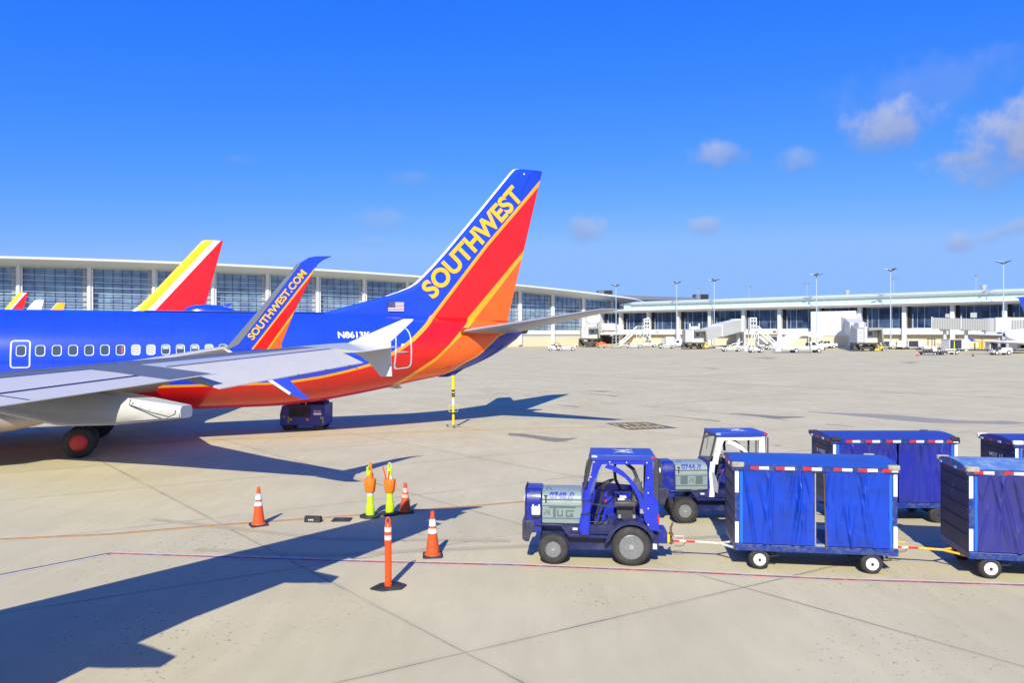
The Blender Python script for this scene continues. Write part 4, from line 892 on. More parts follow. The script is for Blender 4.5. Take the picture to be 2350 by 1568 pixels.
    for a in (0, 2.1, 4.2): sw.tube([c, c + (ux * math.cos(a) + uy * math.sin(a)) * .19], .009, n=5)
    sw.tube([c, c + Vector((-.06, 0, -.30)), c + Vector((-.16, 0, -.62))], .022, n=8)
    sw.build('steering_wheel', BLACK, t)
    MB().tube([(.80, .42, .62), (.86, .42, .9), (.95, .42, 1.08)], .014, n=6).tube([(.74, .6, .6), (.90, .6, .78)], .022, n=6).tube([(.95, .22, .6), (1.02, .22, .84)], .016, n=6).build('levers', DKSTEEL, t)
    MB().lathe([(0, .0), (.022, .01), (.02, .04), (0, .05)], (.955, .42, 1.08), n=10).build('lever_knob', REDP, t)
    def squeeze(o):
        for ch in kids(o):
            if ch.type == 'MESH' and not ch.data.get('done'):
                for v in ch.data.vertices: v.co.y *= .77
                ch.data['done'] = 1
            squeeze(ch)
    squeeze(t)
    return t
T1 = tractor('blue tractor in front with rolled-up blue curtain and big grey letters on its hood', (.73, 13.03, 0), -.095, '0748R', 'tug', CURB, False, False, 'blue baggage tractors')
T2 = tractor('blue baggage tractor behind with white side curtain, two square hood vents and knobbly tyres', (3.80, 15.88, 0), .03, '0744R', 'aa', CURW, True, True, 'blue baggage tractors')

# ------------------------------------------------------------------ baggage carts
CC = {'bright': mat('cart_curtain_bright', (.005, .05, .46), .30, var=.16, scale=3, coat=.12, dirt=(.008, .02, .15), dirtamt=.75, ds=1.3, bump=.15, bscale=6),
      'indigo': mat('cart_curtain_indigo', (.028, .03, .22), .38, var=.2, scale=3, coat=.2, dirt=(.03, .03, .09), dirtamt=.7, ds=1.6, bump=.2, bscale=8),
      'mid': mat('cart_curtain_mid', (.020, .028, .30), .36, var=.18, scale=3, coat=.2, dirt=(.025, .03, .10), dirtamt=.7, ds=1.5, bump=.2, bscale=8)}
CR = {'clean': mat('cart_roof_blue', (.02, .075, .36), .45, var=.1, dirt=(.03, .06, .2), dirtamt=.4), 'worn': mat('cart_roof_worn', (.10, .2, .42), .55, var=.25, scale=5, dirt=(.33, .38, .42), dirtamt=.7, ds=5),
      'navy': mat('cart_roof_navy', (.022, .045, .27), .5, var=.12)}
ENDP = mat('cart_end_panel', (.03, .032, .085), .5, var=.25, dirt=(.11, .11, .15), dirtamt=.7, ds=4)
FRAMEB = mat('cart_frame_blue', (.010, .035, .22), .4, var=.15, dirt=(.10, .12, .14), dirtamt=.75, ds=9)
CAP = {'tan': mat('tan_corner_cap', (.42, .37, .28), .6, var=.2, dirt=(.12, .1, .08), dirtamt=.7, ds=20), 'black': BLACK, 'white': WHITE2}
def cart(label, loc, rz, cur, roof, cap, bar, gap, group, endtext=None, x0=-.42, D=1.22, hubm=None, tape='full', seed=1):
    t = thing('baggage_cart', label, 'baggage cart', loc, rz, group)
    rnd = random.Random(seed)
    x1 = 2.27; z0 = .45; z1 = 1.78
    for x in (0, 1.87):
        for y in (.07, D - .07): wheel(t, x, y, .178, .13, .58, hubm=hubm or REFL)
    for x in (0, 1.87):
        MB().box(x - .03, x + .03, .1, D - .1, .15, .21).box(x - .04, x + .04, .3, .42, .2, .34).build('axle', BLACK, t)
        MB().box(x + .1, x + .22, .12, .2, .2, .36).tube([(x + .2, .1, .22), (x + .34, .08, .24), (x + .24, .1, .3)], .015, n=6).build('bracket', BLACK, t)
    MB().box(x0, x1 + .02, -.01, D, .33, z0).build('deck', FRAMEB, t, bevel=.01)
    # posts with white reflective strips
    for x, w in ((x0, .13), (x1 - .13, .13)):
        pm = MB().box(x, x + w, -.005, .03, z0, z1).build('post', FRAMEB, t)
        MB().box(x + (.0 if x < 0 else w - .062), x + (.062 if x < 0 else w), -.011, -.0045, 1.36, 1.74).build('upper_strip', REFL, pm); MB().box(x + (.0 if x < 0 else w - .062), x + (.062 if x < 0 else w), -.011, -.0045, .47, .84).build('lower_strip', REFL, pm)
        MB().box(x + (w - .045 if x < 0 else 0), x + (w if x < 0 else .045), -.012, -.004, z0 + .02, z1 - .02).build('bright_edge', mat('bright_blue_edge', (.01, .14, .85), .4), pm)
        MB().box(x, x + w, D - .03, D, z0, z1).build('post', FRAMEB, t)
    # mid posts by the gap
    if gap:
        MB().box(.925, .945, .0, .05, z0, z1).build('post', STEEL, t); MB().tube([(1.075, .0, z1), (1.09, -.012, 1.1), (1.11, -.02, .40)], .012, n=6).build('post', RUST, t)
        MB().box(.935, 1.09, 0, .06, z0, z0 + .035).build('sill', STEEL, t)
    # ribbed end panels
    for x in (x0 + .005, x1 - .03):
        ep = MB().box(x, x + .025, .03, D - .03, z0, z1).build('end_panel', ENDP, t)
        for k in range(5): MB().box(x - .014 if x < 1 else x + .025, x if x < 1 else x + .039, .03, D - .03, z0 + .24 + k * .235, z0 + .265 + k * .235).build('rib', ENDP, ep)
        if x < 0 and endtext:
            text('number', endtext, lambda q, w: (x - .016, D - .35 - q, 1.45 + w), .48, .09, WLET, ep, bold=.01)
        if x < 0: flat('emblem', [[(.0, 0), (.05, 0), (.13, .26), (.09, .26)], [(.15, .0), (.19, .0), (.13, .26), (.11, .26)]], lambda q, w: (x - .004, .75 - q, 1.30 + w * .8), mat('faint_mark', (.16, .17, .26), .6), ep)
    MB().box(.5, 1.3, D - .012, D, z0, z1).box(x0 + .14, .45, D - .01, D, z0, z1).box(1.3, x1 - .13, D - .01, D, z0, z1).build('far_curtain', CC[cur], t) if not gap else MB().box(x0 + .14, 1.2, D - .01, D, z0, z1).box(2.05, x1 - .13, D - .01, D, z0, z1).build('far_curtain', CC[cur], t)
    # near curtains with soft folds
    def curtain(a, b, name='curtain', lean=0.):
        nx, nz = 110, 34; vs = []
        ridges = [(rnd.random(), rnd.uniform(-.28, .28), rnd.uniform(.012, .035), rnd.uniform(.015, .05) * rnd.choice((1, 1, -.6)), rnd.choice((0, 0, 0, .15, .4)), rnd.uniform(.5, 1.5)) for _ in range(17)]
        ph = [rnd.uniform(0, 6.28) for _ in range(8)]; fr = [rnd.uniform(9, 26) for _ in range(4)]
        for j in range(nz + 1):
            v = j / nz; z = z1 - .015 - v * (z1 - z0 - .03)
            for i in range(nx + 1):
                u = i / nx; x = a + (b - a) * u + lean * v * (u - .5) * 2
                y = -.004 * math.sin(fr[0] * u + ph[0]) - .012 * math.sin(4 * v + ph[3] + 5 * u) * math.sin(7 * u + ph[4]) + .03 * v * (1 - v)
                for (uc, dr, wd, am, v0, v1) in ridges:
                    wv = wd * (.55 + 1.1 * abs(v - v0)); env = max(0., min(1., (v - v0) * 9 + .4)) * max(0., min(1., (v1 - v) * 3))
                    y -= am * env * math.exp(-((u - uc - dr * (v - v0)) / wv) ** 2)
                y -= .022 * max(0, 1 - v * 7) * abs(math.sin(PI * u * 6))
                sag = .010 * math.sin(PI * ((u * 5) % 1)) * (1 - v)
                vs.append((x, min(y, .02) - .018, z - sag))
        mb = MB().add(vs, [(j * (nx + 1) + i, j * (nx + 1) + i + 1, (j + 1) * (nx + 1) + i + 1, (j + 1) * (nx + 1) + i) for j in range(nz) for i in range(nx)])
        o = mb.build(name, CC[cur], t, angle=180); return o
    ga, gb = (.915, 1.10) if gap else (.955, 1.0)
    curtain(x0 + .13, ga); curtain(gb, x1 - .12, lean=.0)
    for k in range(12):
        x = x0 + .2 + k * .2
        if x < x1 - .12: MB().lathe([(0, -.012), (.010, -.008), (.01, 0)], (x, -.022, z1 - .02), ax='y', n=8).build('snap', REFL, t)
    # roof with drooping edge and reflective tape
    rs = []
    for k in range(9):
        y = -.03 + (D + .06) * k / 8; rs.append((y, 1.86 + .085 * math.sin(PI * k / 8) ** .7))
    rf = MB().prism([(-.035, z1)] + rs + [(D + .035, z1)], x0 - .035, x1 + .035, ax='x').build('roof', CR[roof], t, angle=40, bevel=.008)
    MB().box(x0 - .05, x1 + .04, -.042, -.034, z1 - .02, 1.86).build('edge_trim', FRAMEB, rf)
    xs = [(-.16), .27, .72, 1.22, 1.63, 2.02] if tape == 'full' else [-.28, .18, .65, 1.12, 1.58, 2.02]
    for q in xs:
        MB().box(q, q + .145, -.048, -.0415, 1.785, 1.835).build('red_tape', REDP, rf)
        MB().box(q + .147, q + (.31 if q < 1.9 else .25), -.048, -.0415, 1.782, 1.832).build('white_tape', REFL, rf)
    for k in range(4): MB().box(x0 - .043, x0 - .0355, .1 + k * .32, .2 + k * .32, 1.79, 1.83).build('white_tape' if k % 2 else 'red_tape', REFL if k % 2 else REDP, rf)
    for x in (x0 + .0, x1 - .02):
        for y in (-.02, D + .02):
            sx = 1 if x < 0 else -1
            MB().prism(rr(x - (.06 if sx > 0 else .14), x + (.16 if sx > 0 else .06), y - .045, y + .055, .045), 1.81, 1.90, ax='z').build('corner_cap', CAP[cap], rf, bevel=.02)
    # tow bar reaching forward to the vehicle ahead
    bm_ = {'white': mat('tow_bar_cream', (.66, .62, .52), .5, dirt=(.3, .22, .15), dirtamt=.5, ds=14), 'yellow': mat('tow_bar_yellow', (.85, .48, .02), .45, dirt=(.3, .2, .08), dirtamt=.4, ds=14), 'none': NAVY}[bar[0]]
    L = bar[1]; yc = bar[2]
    tb = MB().tube([(x0 + .1, yc + .25, .30), (x0 - .22, yc, .32), (x0 - L, yc, .345)], .022, n=8).tube([(x0 + .1, yc - .25, .30), (x0 - .22, yc, .32)], .022, n=8).box(x0 - L - .08, x0 - L, yc - .03, yc + .03, .33, .36).tube([(x0 - L + .12, yc - .02, .37), (x0 - L + .12, yc - .02, .43), (x0 - L + .27, yc - .02, .43), (x0 - L + .27, yc - .02, .36)], .009, n=6)
    to = tb.build('tow_bar', bm_, t)
    if bar[0] != 'none':
        for q, w in ((.02, .18), (.32, .16)): MB().box(x0 - L + q, x0 - L + q + w, yc - .030, yc - .022, .322, .357).build('red_tape', REDP, to)
        if bar[0] == 'yellow': MB().box(x0 - L + .21, x0 - L + .31, yc - .030, yc - .022, .322, .357).build('white_tape', REFL, to)
        MB().tube([(x0 - L + .32, yc, .32), (x0 - L + .27, yc, .26), (x0 - L + .18, yc, .235), (x0 - L + .12, yc, .25)], .008, n=6).build('chain', RUST, to)
    return t
GRP = 'blue curtained baggage carts'
cart('bright blue baggage cart behind the front tractor, gap between its two curtains', (4.355, 12.70, 0), -.15, 'bright', 'clean', 'tan', ('white', 1.13, .44), True, GRP, seed=3)
cart('indigo baggage cart with a pale scuffed roof in the nearest row', (8.07, 12.15, 0), -.19, 'indigo', 'worn', 'tan', ('yellow', 1.10, .53), False, GRP, x0=-.34, seed=5, tape='b')
cart('dark blue baggage cart with black roof corners, behind the bright blue cart', (9.36 - 1.87, 15.88, 0), -.03, 'mid', 'navy', 'black', ('none', .5, .5), False, GRP, 'B 17057', hubm=DKSTEEL, seed=8)
cart('dark blue baggage cart with white roof corners at the right edge, back row', (11.05, 15.22, 0), -.05, 'mid', 'navy', 'white', ('none', .5, .5), False, GRP, 'MSY 15', hubm=DKSTEEL, seed=9)

# ------------------------------------------------------------------ cones, posts, chocks
CONEM = mat('cone_orange', (.90, .085, .008), .5, var=.1, dirt=(.35, .10, .03), dirtamt=.35, ds=9)
CONED = mat('cone_orange_dirty', (.78, .085, .01), .6, var=.15, dirt=(.16, .07, .04), dirtamt=.75, ds=8)
def cone(label, p, h, m, rz, worn_=False, base=.37, tilt=0):
    t = thing('traffic_cone', label, 'traffic cone', p, rz, 'orange traffic cones'); t.rotation_euler = (tilt, 0, rz)
    MB().prism(rr(-base / 2, base / 2, -base / 2, base / 2, .05), .0, .035, ax='z').build('base', BLACK, t, bevel=.008)
    r = lambda z: .135 + (.032 - .135) * (z - .03) / (h - .03)
    MB().lathe([(.155, .035), (.15, .05), (r(.06), .06), (r(h), h), (r(h) * .8, h + .002), (r(h) * .7, h - .03)], n=32).build('body', m, t, angle=50)
    cm = REFL if not worn_ else mat('worn_collar', (.7, .6, .52), .6, var=.2, dirt=(.75, .15, .04), dirtamt=.9, ds=12)
    for a, b in ((.52, .625), (.68, .83)): MB().lathe([(r(a * h) + .003, a * h), (r(b * h) + .003, b * h)], n=32).build('collar', cm, t)
cone('upright orange traffic cone with clean white bands, leftmost on the apron', (-5.60, 15.88, 0), .84, CONEM, .55)
cone('short grimy orange traffic cone with peeling bands, behind the lime posts', (-2.53, 17.0, 0), .70, CONED, .3, True)
cone('scuffed orange traffic cone with two white bands, right of the tall orange post', (-1.51, 13.58, 0), .845, CONED, .12)
t = thing('channelizer_post', 'tall orange delineator post with two white bands on a black slab', 'delineator post', (-2.055, 11.88, 0), .25)
MB().prism([(-.30, -.05), (-.12, -.20), (.20, -.19), (.30, -.02), (.16, .17), (-.12, .16)], 0, .03, ax='z').build('base', BLACK, t, bevel=.006)
OP = mat('post_orange', (1.0, .085, .012), .38, var=.04)
MB().lathe([(.062, .03), (.064, .06), (.056, .065), (.055, .74), (.062, .745), (.062, .775), (.055, .78), (.055, .87), (.060, .875), (.060, .915), (.055, .92), (.055, .99), (.060, 1.0), (.05, 1.03), (.03, 1.06), (.02, 1.07)], n=28).build('tube', OP, t, angle=40)
for z in (.79, .925): MB().lathe([(.0585, z), (.0585, z + .07)], n=28).build('band', REFL, t)
MB().tube([(-.03, 0, 1.03), (-.032, 0, 1.10), (-.018, 0, 1.145), (0, 0, 1.155), (.018, 0, 1.145), (.032, 0, 1.10), (.03, 0, 1.03)], .012, n=8).build('handle', OP, t)
WO = mat('wand_orange_cloth', (.98, .20, .01), .6, var=.08, bump=.3, bscale=12)
def lime(label, p, h, flip):
    t = thing('delineator_post', label, 'delineator post', p, 0, 'lime delineator posts')
    MB().lathe([(.24, 0), (.25, .01), (.235, .04), (.10, .055), (.09, .06)], n=10).build('base', BLACK, t)
    MB().lathe([(.10, .05), (.095, .20), (.085, .27), (.072, .30), (.070, .62), (.062, .80), (.056, h - .22), (.05, h - .14), (.035, h - .12)], n=26).build('tube', LIME, t, angle=50)
    MB().lathe([(.0735, .50), (.0725, .56)], n=26).build('band', REFL, t); MB().lathe([(.062, .80), (.059, .90)], n=26).build('band', REFL, t)
    MB().tube([(-.035, 0, h - .13), (-.038, 0, h - .05), (-.022, 0, h - .01), (0, 0, h), (.022, 0, h - .01), (.038, 0, h - .05), (.035, 0, h - .13)], .013, n=8).build('handle', LIME, t)
    return t
def pouch(label, p, z0, tall, flip):
    t = thing('wand_pouch', label, 'pouch', (p[0], p[1], p[2]), 0, 'orange wand pouches')
    rings = []
    for k, (z, w, d) in enumerate(((z0, .09, .07), (z0 + .03, .105, .085), (z0 + .18, .125, .095), (z0 + .30, .135, .10), (z0 + .32, .13, .095))):
        rings.append([(w * math.copysign(abs(math.cos(a)) ** .7, math.cos(a)) + .006 * math.sin(5 * a), -.01 + d * math.sin(a), z) for a in [2 * PI * i / 20 for i in range(20)]])
    MB().loft(rings).build('bag', WO, t, angle=60)
    for x in (-.045, .05): MB().tube([(x, -.085, z0 + .03), (x + .005, -.105, z0 + .2), (x, -.105, z0 + .31)], .006, n=5).build('pocket_edge', WO, t)
    if tall:
        MB().lathe([(.085, z0 + .3), (.078, z0 + .42), (.07, z0 + .44)], n=16).build('sleeve', WO, t)
        MB().tube([(.03, -.06, z0 + .3), (.035, -.055, z0 + .52), (.02, -.05, z0 + .68), (-.005, -.05, z0 + .70)], .03, n=8).build('wand', WO, t)
        MB().tube([(-.04, -.06, z0 + .4), (-.045, -.055, z0 + .6)], .028, n=8).build('wand', LIME, t)
    else:
        for a, b in (((-.06, -.07, z0 + .28), (-.15, -.05, z0 + .62)), ((-.03, -.08, z0 + .28), (.0, -.06, z0 + .52))): MB().cyl(a, b, .018, n=8).build('wand', OP, t)
        MB().tube([(.13, -.02, z0 + .05), (.165, -.02, z0 + .15), (.14, -.02, z0 + .27)], .01, n=6).build('loop', WO, t)
pA, pB = (-3.28, 16.6, 0), (-2.87, 16.85, 0)
lime('lime green delineator post carrying an upright orange pouch, left one of the pair', pA, 1.19, 0); pouch('orange pouch with a tall wand sleeve on the left lime green post', pA, .56, True, 0)
lime('lime green delineator post with crossed orange wands in its pouch, right one of the pair', pB, 1.20, 1); pouch('orange pouch with two wands sticking out sideways on the right lime green post', pB, .50, False, 1)
t = thing('wheel_chock', 'black rubber wedge chock with white marking lying near the cones', 'wheel chock', (-4.47, 16.15, 0), -.12)
MB().prism([(-.075, 0), (-.05, .11), (-.02, .135), (.02, .135), (.055, .11), (.08, 0)], -.19, .19, ax='x' ).build('wedge', BLACK, t, bevel=.012)
text('marking', 'SAFE', lambda x, y: (-.085 + x, -.061 - (.075 - y) * .2 - .006, .045 + y), .12, .032, WLET, t)
t = thing('ground_plate', 'flat black rubber plate with a dark centre on the apron beside the chock', 'rubber plate', (-3.86, 16.28, 0), .0)
MB().prism(rr(-.21, .21, -.15, .17, .02), 0, .022, ax='z').build('plate', BLACK, t, bevel=.006)
MB().prism(rr(-.10, .08, -.05, .06, .02), .022, .03, ax='z').build('centre', DKSTEEL, t)
# ------------------------------------------------------------------ terminal buildings
TW = mat('terminal_white', (.70, .70, .68), .5, var=.05, scale=.5)
SOF = mat('soffit_grey', (.60, .63, .63), .6, var=.04, scale=.6)
BEI = mat('beige_stucco', (.66, .57, .40), .8, var=.05, scale=.4)
GRV = mat('grey_vent', (.42, .43, .42), .6)
DKI = mat('dark_opening', (.02, .02, .024), .8, var=.3)
def glass_mat(name, c1_, c2, rough=.05, pane=(2.0, 1.1), metal=.0, ior=1.9):
    m = bpy.data.materials.new(name); m.use_nodes = True; nt = m.node_tree; b = nt.nodes['Principled BSDF']
    tc = N(nt, 'ShaderNodeTexCoord'); sp = N(nt, 'ShaderNodeSeparateXYZ'); nt.links.new(tc.outputs['Object'], sp.inputs[0])
    cv = N(nt, 'ShaderNodeCombineXYZ'); nt.links.new(M(nt, 'FLOOR', M(nt, 'DIVIDE', sp.outputs[0], pane[0])), cv.inputs[0]); nt.links.new(M(nt, 'FLOOR', M(nt, 'DIVIDE', sp.outputs[2], pane[1])), cv.inputs[1])
    w = N(nt, 'ShaderNodeTexWhiteNoise', noise_dimensions='2D'); nt.links.new(cv.outputs[0], w.inputs['Vector'])
    nz = N(nt, 'ShaderNodeTexNoise'); nz.inputs['Scale'].default_value = .35; nz.inputs['Detail'].default_value = 5; nt.links.new(tc.outputs['Object'], nz.inputs['Vector'])
    f = M(nt, 'ADD', M(nt, 'MULTIPLY_ADD', nz.outputs[0], 2.2, -.85), M(nt, 'MULTIPLY', w.outputs[0], .5), clamp=True)
    nt.links.new(mixc(nt, f, c1_, c2), b.inputs['Base Color'])
    b.inputs['Roughness'].default_value = rough; b.inputs['IOR'].default_value = ior; b.inputs['Metallic'].default_value = metal
    n3 = N(nt, 'ShaderNodeTexNoise'); n3.inputs['Scale'].default_value = .8; nt.links.new(tc.outputs['Object'], n3.inputs['Vector'])
    bp = N(nt, 'ShaderNodeBump'); bp.inputs['Strength'].default_value = .15; bp.inputs['Distance'].default_value = .05
    nt.links.new(n3.outputs[0], bp.inputs['Height']); nt.links.new(bp.outputs[0], b.inputs['Normal'])
    return m
HG = glass_mat('hall_glass', (.13, .18, .32), (.28, .42, .50), ior=1.6)
CG = glass_mat('concourse_glass', (.008, .014, .055), (.07, .12, .22), ior=1.45, pane=(1.5, 1.6))
MUL = mat('mullion_dark', (.07, .10, .17), .4); MULW = mat('mullion_light', (.45, .55, .62), .4); LOUV = mat('louvre_silver', (.62, .68, .72), .35, .2)
# the tall glazed hall
HB = 12.19; HA = math.atan2(.5668, .8239)
H = thing('terminal_hall', 'tall white glazed terminal hall with an overhanging roof and thin horizontal louvres', 'terminal', (-98.35, 144, 0), HA)
def zt(x): i = x / HB; return 19.3 - .045 * (i - 4) ** 2
X0, X1 = -3 * HB, 13.35 * HB
rs = []
x = X0
while x < 14.4 * HB: rs.append(x); x += HB / 2
rs.append(14.4 * HB)
def roof_ring(x):
    z = zt(x) if x < 13.3 * HB else zt(13.3 * HB) - .35 * (x - 13.3 * HB) / HB
    k = 1 if x < 13.4 * HB else max(.35, 1 - (x - 13.4 * HB) / (1.3 * HB)); e = -5.2 * k
    return [(x, .2, z + .0), (x, e, z + 1.15 * k + .1), (x, e - .05, z + 1.25 * k + .1), (x, e - .05, z + 1.62 * k + .1), (x, e + .1, z + 1.68 * k + .1), (x, 8, z + 2.0), (x, 26, z + 1.6), (x, 26, z - 1)]
MB().loft([roof_ring(x) for x in rs], mf=lambda k, i: 1 if i in (0, 7) else 0).build('roof', [TW, SOF], H, angle=20)
for i in range(-3, 14):
    xa = i * HB + .48; xb = min((i + 1) * HB - .48, X1)
    if xa > X1 - 1: break
    seg = [xa + (xb - xa) * k / 4 for k in range(5)]
    mb = MB(); mb.add([(x, .25, 6.6) for x in seg] + [(x, .25, zt(x) + .02) for x in seg], [(k, k + 1, 6 + k, 5 + k) for k in range(4)])
    g = mb.build('glass_bay', HG, H)
    mm = MB()
    for k in range(7):
        x = xa + .3 + (xb - xa - .6) * k / 6; mm.box(x - .05, x + .05, .14, .25, 6.6, zt(x))
    z = 6.9
    while z < zt(xa) - .2: mm.box(xa, xb, .18, .25, z - .025, z + .025); z += 2.24
    mm.build('mullion', MUL, g)
    lm = MB(); z = 17.25 if i < 11 else 14.1
    while z > 6.5:
        if z < min(zt(xa), zt(xb)) - .9: lm.box(xa + .0, xb - .0, -.72, -.48, z - .035, z + .035)
        z -= 1.12
    lm.build('louvre', LOUV, g)
    MB().box(xb - .75, xb, .12, .3, 6.6, zt(xb) - .1).build('side_panel', GRV, g)
for i in range(-3, 14):
    x = i * HB
    c = MB(); c.cyl((x - .12, -.55, 2.2), (x - .12, -.55, zt(x) + .35), .44, n=20); c.build('column', TW, H)
    MB().cyl((x + .46, -.75, 2.2), (x + .46, -.75, zt(x) + .1), .13, n=10).build('downpipe', TW, H)
MB().box(X0, X1, -.1, .4, 5.3, 6.6).build('spandrel', TW, H)
MB().box(X0, X1, .1, .3, 4.55, 5.3).build('vent_band', GRV, H)
MB().box(X0, X1, .0, .5, .5, 4.55).build('base_wall', BEI, H)
MB().box(X0, X1, 1.0, 25.8, .5, 6.4).build('core', SOF, H)
MB().add([(X0, .9, 6.6), (X1, .9, 6.6), (X1, 25.8, 6.6), (X0, 25.8, 6.6)], [(0, 1, 2, 3)]).build('floor_slab', SOF, H)
for x, w in ((8.6 * HB, 5), (8.9 * HB, .8), (9.0 * HB, .8)): MB().box(x, x + w, 8, 10, zt(x) + 1.9, zt(x) + 2.4 + (.3 if w < 1 else 0)).build('roof_unit', GRV, H)

# the lower concourse on the right
CB = 9.73
C_ = thing('terminal_concourse', 'long low white concourse with dark glazing, rounded canopy and pale green clerestory', 'terminal', (FP.x, FP.y, 0), math.atan2(FD.y, FD.x))
def sh(x, y, z): return (x, y, z - .0062 * x)
XL, XR = -11, 15.5 * CB
def xp(poly, xa, xb, m, name, par=C_, seg=2, angle=30, bevel=0):
    mb = MB(); mb.loft([[sh(xa + (xb - xa) * k / seg, y, z) for y, z in poly] for k in range(seg + 1)]); return mb.build(name, m, par, angle=angle)
nose = [(.5, 11.75), (-1.2, 11.70), (-2.2, 11.82), (-2.9, 12.05), (-3.1, 12.3), (-2.8, 12.52), (-1.9, 12.66), (-.6, 12.72), (.9, 12.72)]
cn = MB(); cn.loft([[sh(XL, -.4 + y * .1, 11.95 + (z - 11.9) * .1) for y, z in nose], [sh(XL + 5, y * .6, 11.85 + (z - 11.9) * .6) for y, z in nose], [sh(XL + 11, y, z) for y, z in nose], [sh(XR, y, z) for y, z in nose]]); cn.build('canopy', TW, C_, angle=70)
rfp = [(-.9, 13.85), (-1.35, 13.9), (-1.75, 14.15), (-1.95, 14.5), (-1.85, 14.66), (1, 15.1), (14, 15.5), (28, 14.9), (28, 13.6)]
rfm = MB(); rfm.loft([[sh(-2.5, 3 + y * .1, 14.2 + (z - 14.2) * .2) for y, z in rfp], [sh(4.5, y, z) for y, z in rfp], [sh(XR, y, z) for y, z in rfp]]); rfm.build('roof', mat('roof_green_white', (.54, .61, .60), .45, var=.04), C_, angle=25)
cg = MB(); cg.add([sh(1.5, -1.0, 12.6), sh(XR, -1.0, 12.6), sh(XR, -1.0, 13.95), sh(1.5, -1.0, 13.95)], [(0, 1, 2, 3)]); cl = cg.build('clerestory', mat('clerestory_green', (.46, .62, .58), .35, var=.06, scale=.6), C_)
mm = MB(); x = 1.5
while x < XR: mm.box(x - .045, x + .045, -1.1, -1.0, 12.9 - .0062 * x, 13.85 - .0062 * x); x += CB / 5
mm.loft([[sh(1.5, y, z) for y, z in ((-1.09, 12.86), (-.99, 12.86), (-.99, 12.94), (-1.09, 12.94))], [sh(XR, y, z) for y, z in ((-1.09, 12.86), (-.99, 12.86), (-.99, 12.94), (-1.09, 12.94))]]); mm.build('mullion', TW, cl)
for i in range(-1, 15):
    xa, xb = i * CB + .42, (i + 1) * CB - .42
    if i == -1: xa = -6.5
    g = MB().add([sh(xa, .55, 6.5), sh(xb, .55, 6.5), sh(xb, .55, 11.8), sh(xa, .55, 11.8)], [(0, 1, 2, 3)]).build('glass_bay', CG, C_)
    mm = MB(); ml = MB()
    for k in range(6):
        x = xa + (xb - xa) * (k + .4) / 6; (ml if k != 3 else mm).box(x - .035, x + .035, .42, .55, 6.5 - .0062 * x, 11.75 - .0062 * x)
    for z in (8.1, 9.7): mm.box(xa, xb, .46, .55, z - .03 - .0062 * xa, z + .03 - .0062 * xa)
    ml.box(xa, xb, .46, .548, 6.55 - .0062 * xa, 6.66 - .0062 * xa); ml.box(xa, xb, .46, .548, 11.5 - .0062 * xa, 11.6 - .0062 * xa)
    mm.build('mullion', MUL, g); ml.build('mullion', MULW, g)
    MB().box(xa, xa + .75, .3, .5, 6.5 - .0062 * xa, 11.7 - .0062 * xa).build('side_panel', DKI, g)
    MB().box(xa + .95, xa + 1.25, 1.4 - .95, 1.6 - .95 + .02, 6.5 - .0062 * xa, 9.9 - .0062 * xa).build('inner_column', mat('inner_grey', (.3, .34, .4), .6), g)
for i in range(0, 15):
    x = i * CB; MB().box(x - .42, x + .42, -1.0, .2, 1.0, 12.0 - .0062 * x).build('column', TW, C_)
xp([(.45, 5.15), (-.35, 5.15), (-.4, 5.3), (-.4, 6.45), (-.3, 6.6), (.6, 6.6)], -13, XR, TW, 'spandrel', seg=8)
xp([(.7, -.5), (.7, 5.2), (1.4, 5.2), (1.4, -.5)], 1.0, XR, BEI, 'base_wall')
xp([(1.6, 0), (1.6, 6.4), (27, 6.4), (27, 0)], -4, XR, SOF, 'core')
xp([(1.0, 4.85), (.1, 4.85), (.1, 5.15), (1.0, 5.15)], 1.0, XR, GRV, 'ceiling_strip')
# loading bay opening at the left end and the blank white block
MB().box(-8, 6.5, 1.0, 1.45, .8, 4.6, T=sh).build('loading_bay', DKI, C_)
MB().prism([(-7.0, 5.15), (-4.2, 6.0), (4.5, 6.0), (4.5, 5.15)], -2.8, -.45).build('bay_awning', TW, C_)
MB().box(-13.2, -7.2, -1.2, 4, 6.1, 11.9, T=sh).build('blank_block', TW, C_)
MB().box(-6.5, -2.2, -1.6, .3, 6.4, 8.6, T=sh).build('white_annex', TW, C_, bevel=.3)
for k in range(9): MB().box(-2.2 + k * .32, -2.02 + k * .32, -1.2 + k * .12, .3, 6.5, 8.3, T=sh).build('annex_fin', TW, C_)
MB().box(-8.8, -7.9, -1.25, -1.2, 10.9, 11.6, T=sh).build('louvred_vent', GRV, C_)
# doors and boxes along the base, projecting white hall block
for a, b, z0, z1, m in ((13.2, 16.4, 1.4, 4.4, GRV), (16.6, 18.8, 1.4, 4.8, TW), (37.5, 39.8, 1.4, 3.7, mat('tan_grille', (.42, .36, .26), .6)), (70.2, 71.4, 2.0, 3.6, DKI), (73.4, 75.2, 2.0, 3.7, mat('door_grey', (.2, .22, .2), .5)), (86, 89.5, .6, 3.6, DKI), (100, 104, .6, 4.6, DKI)):
    MB().box(a, b, .62, .7, z0, z1, T=sh).build('door', m, C_)
cpa = MB(); cpa.box(57.0, 67.6, -2.2, .4, 4.9, 10.9, T=sh); cpa.build('white_block', TW, C_)
MB().box(57.0, 67.6, -2.1, .6, .6, 4.9, T=sh).build('block_base', BEI, C_)
for x in (46.8, 31.2): MB().box(x, x + .8, -.43, -.40, 5.6, 6.15, T=sh).build('red_sign', mat('faded_red_sign', (.45, .10, .10), .5), C_)
MB().box(12.1, 13.0, -.43, -.40, 5.6, 6.15, T=sh).build('grey_sign', GRV, C_)
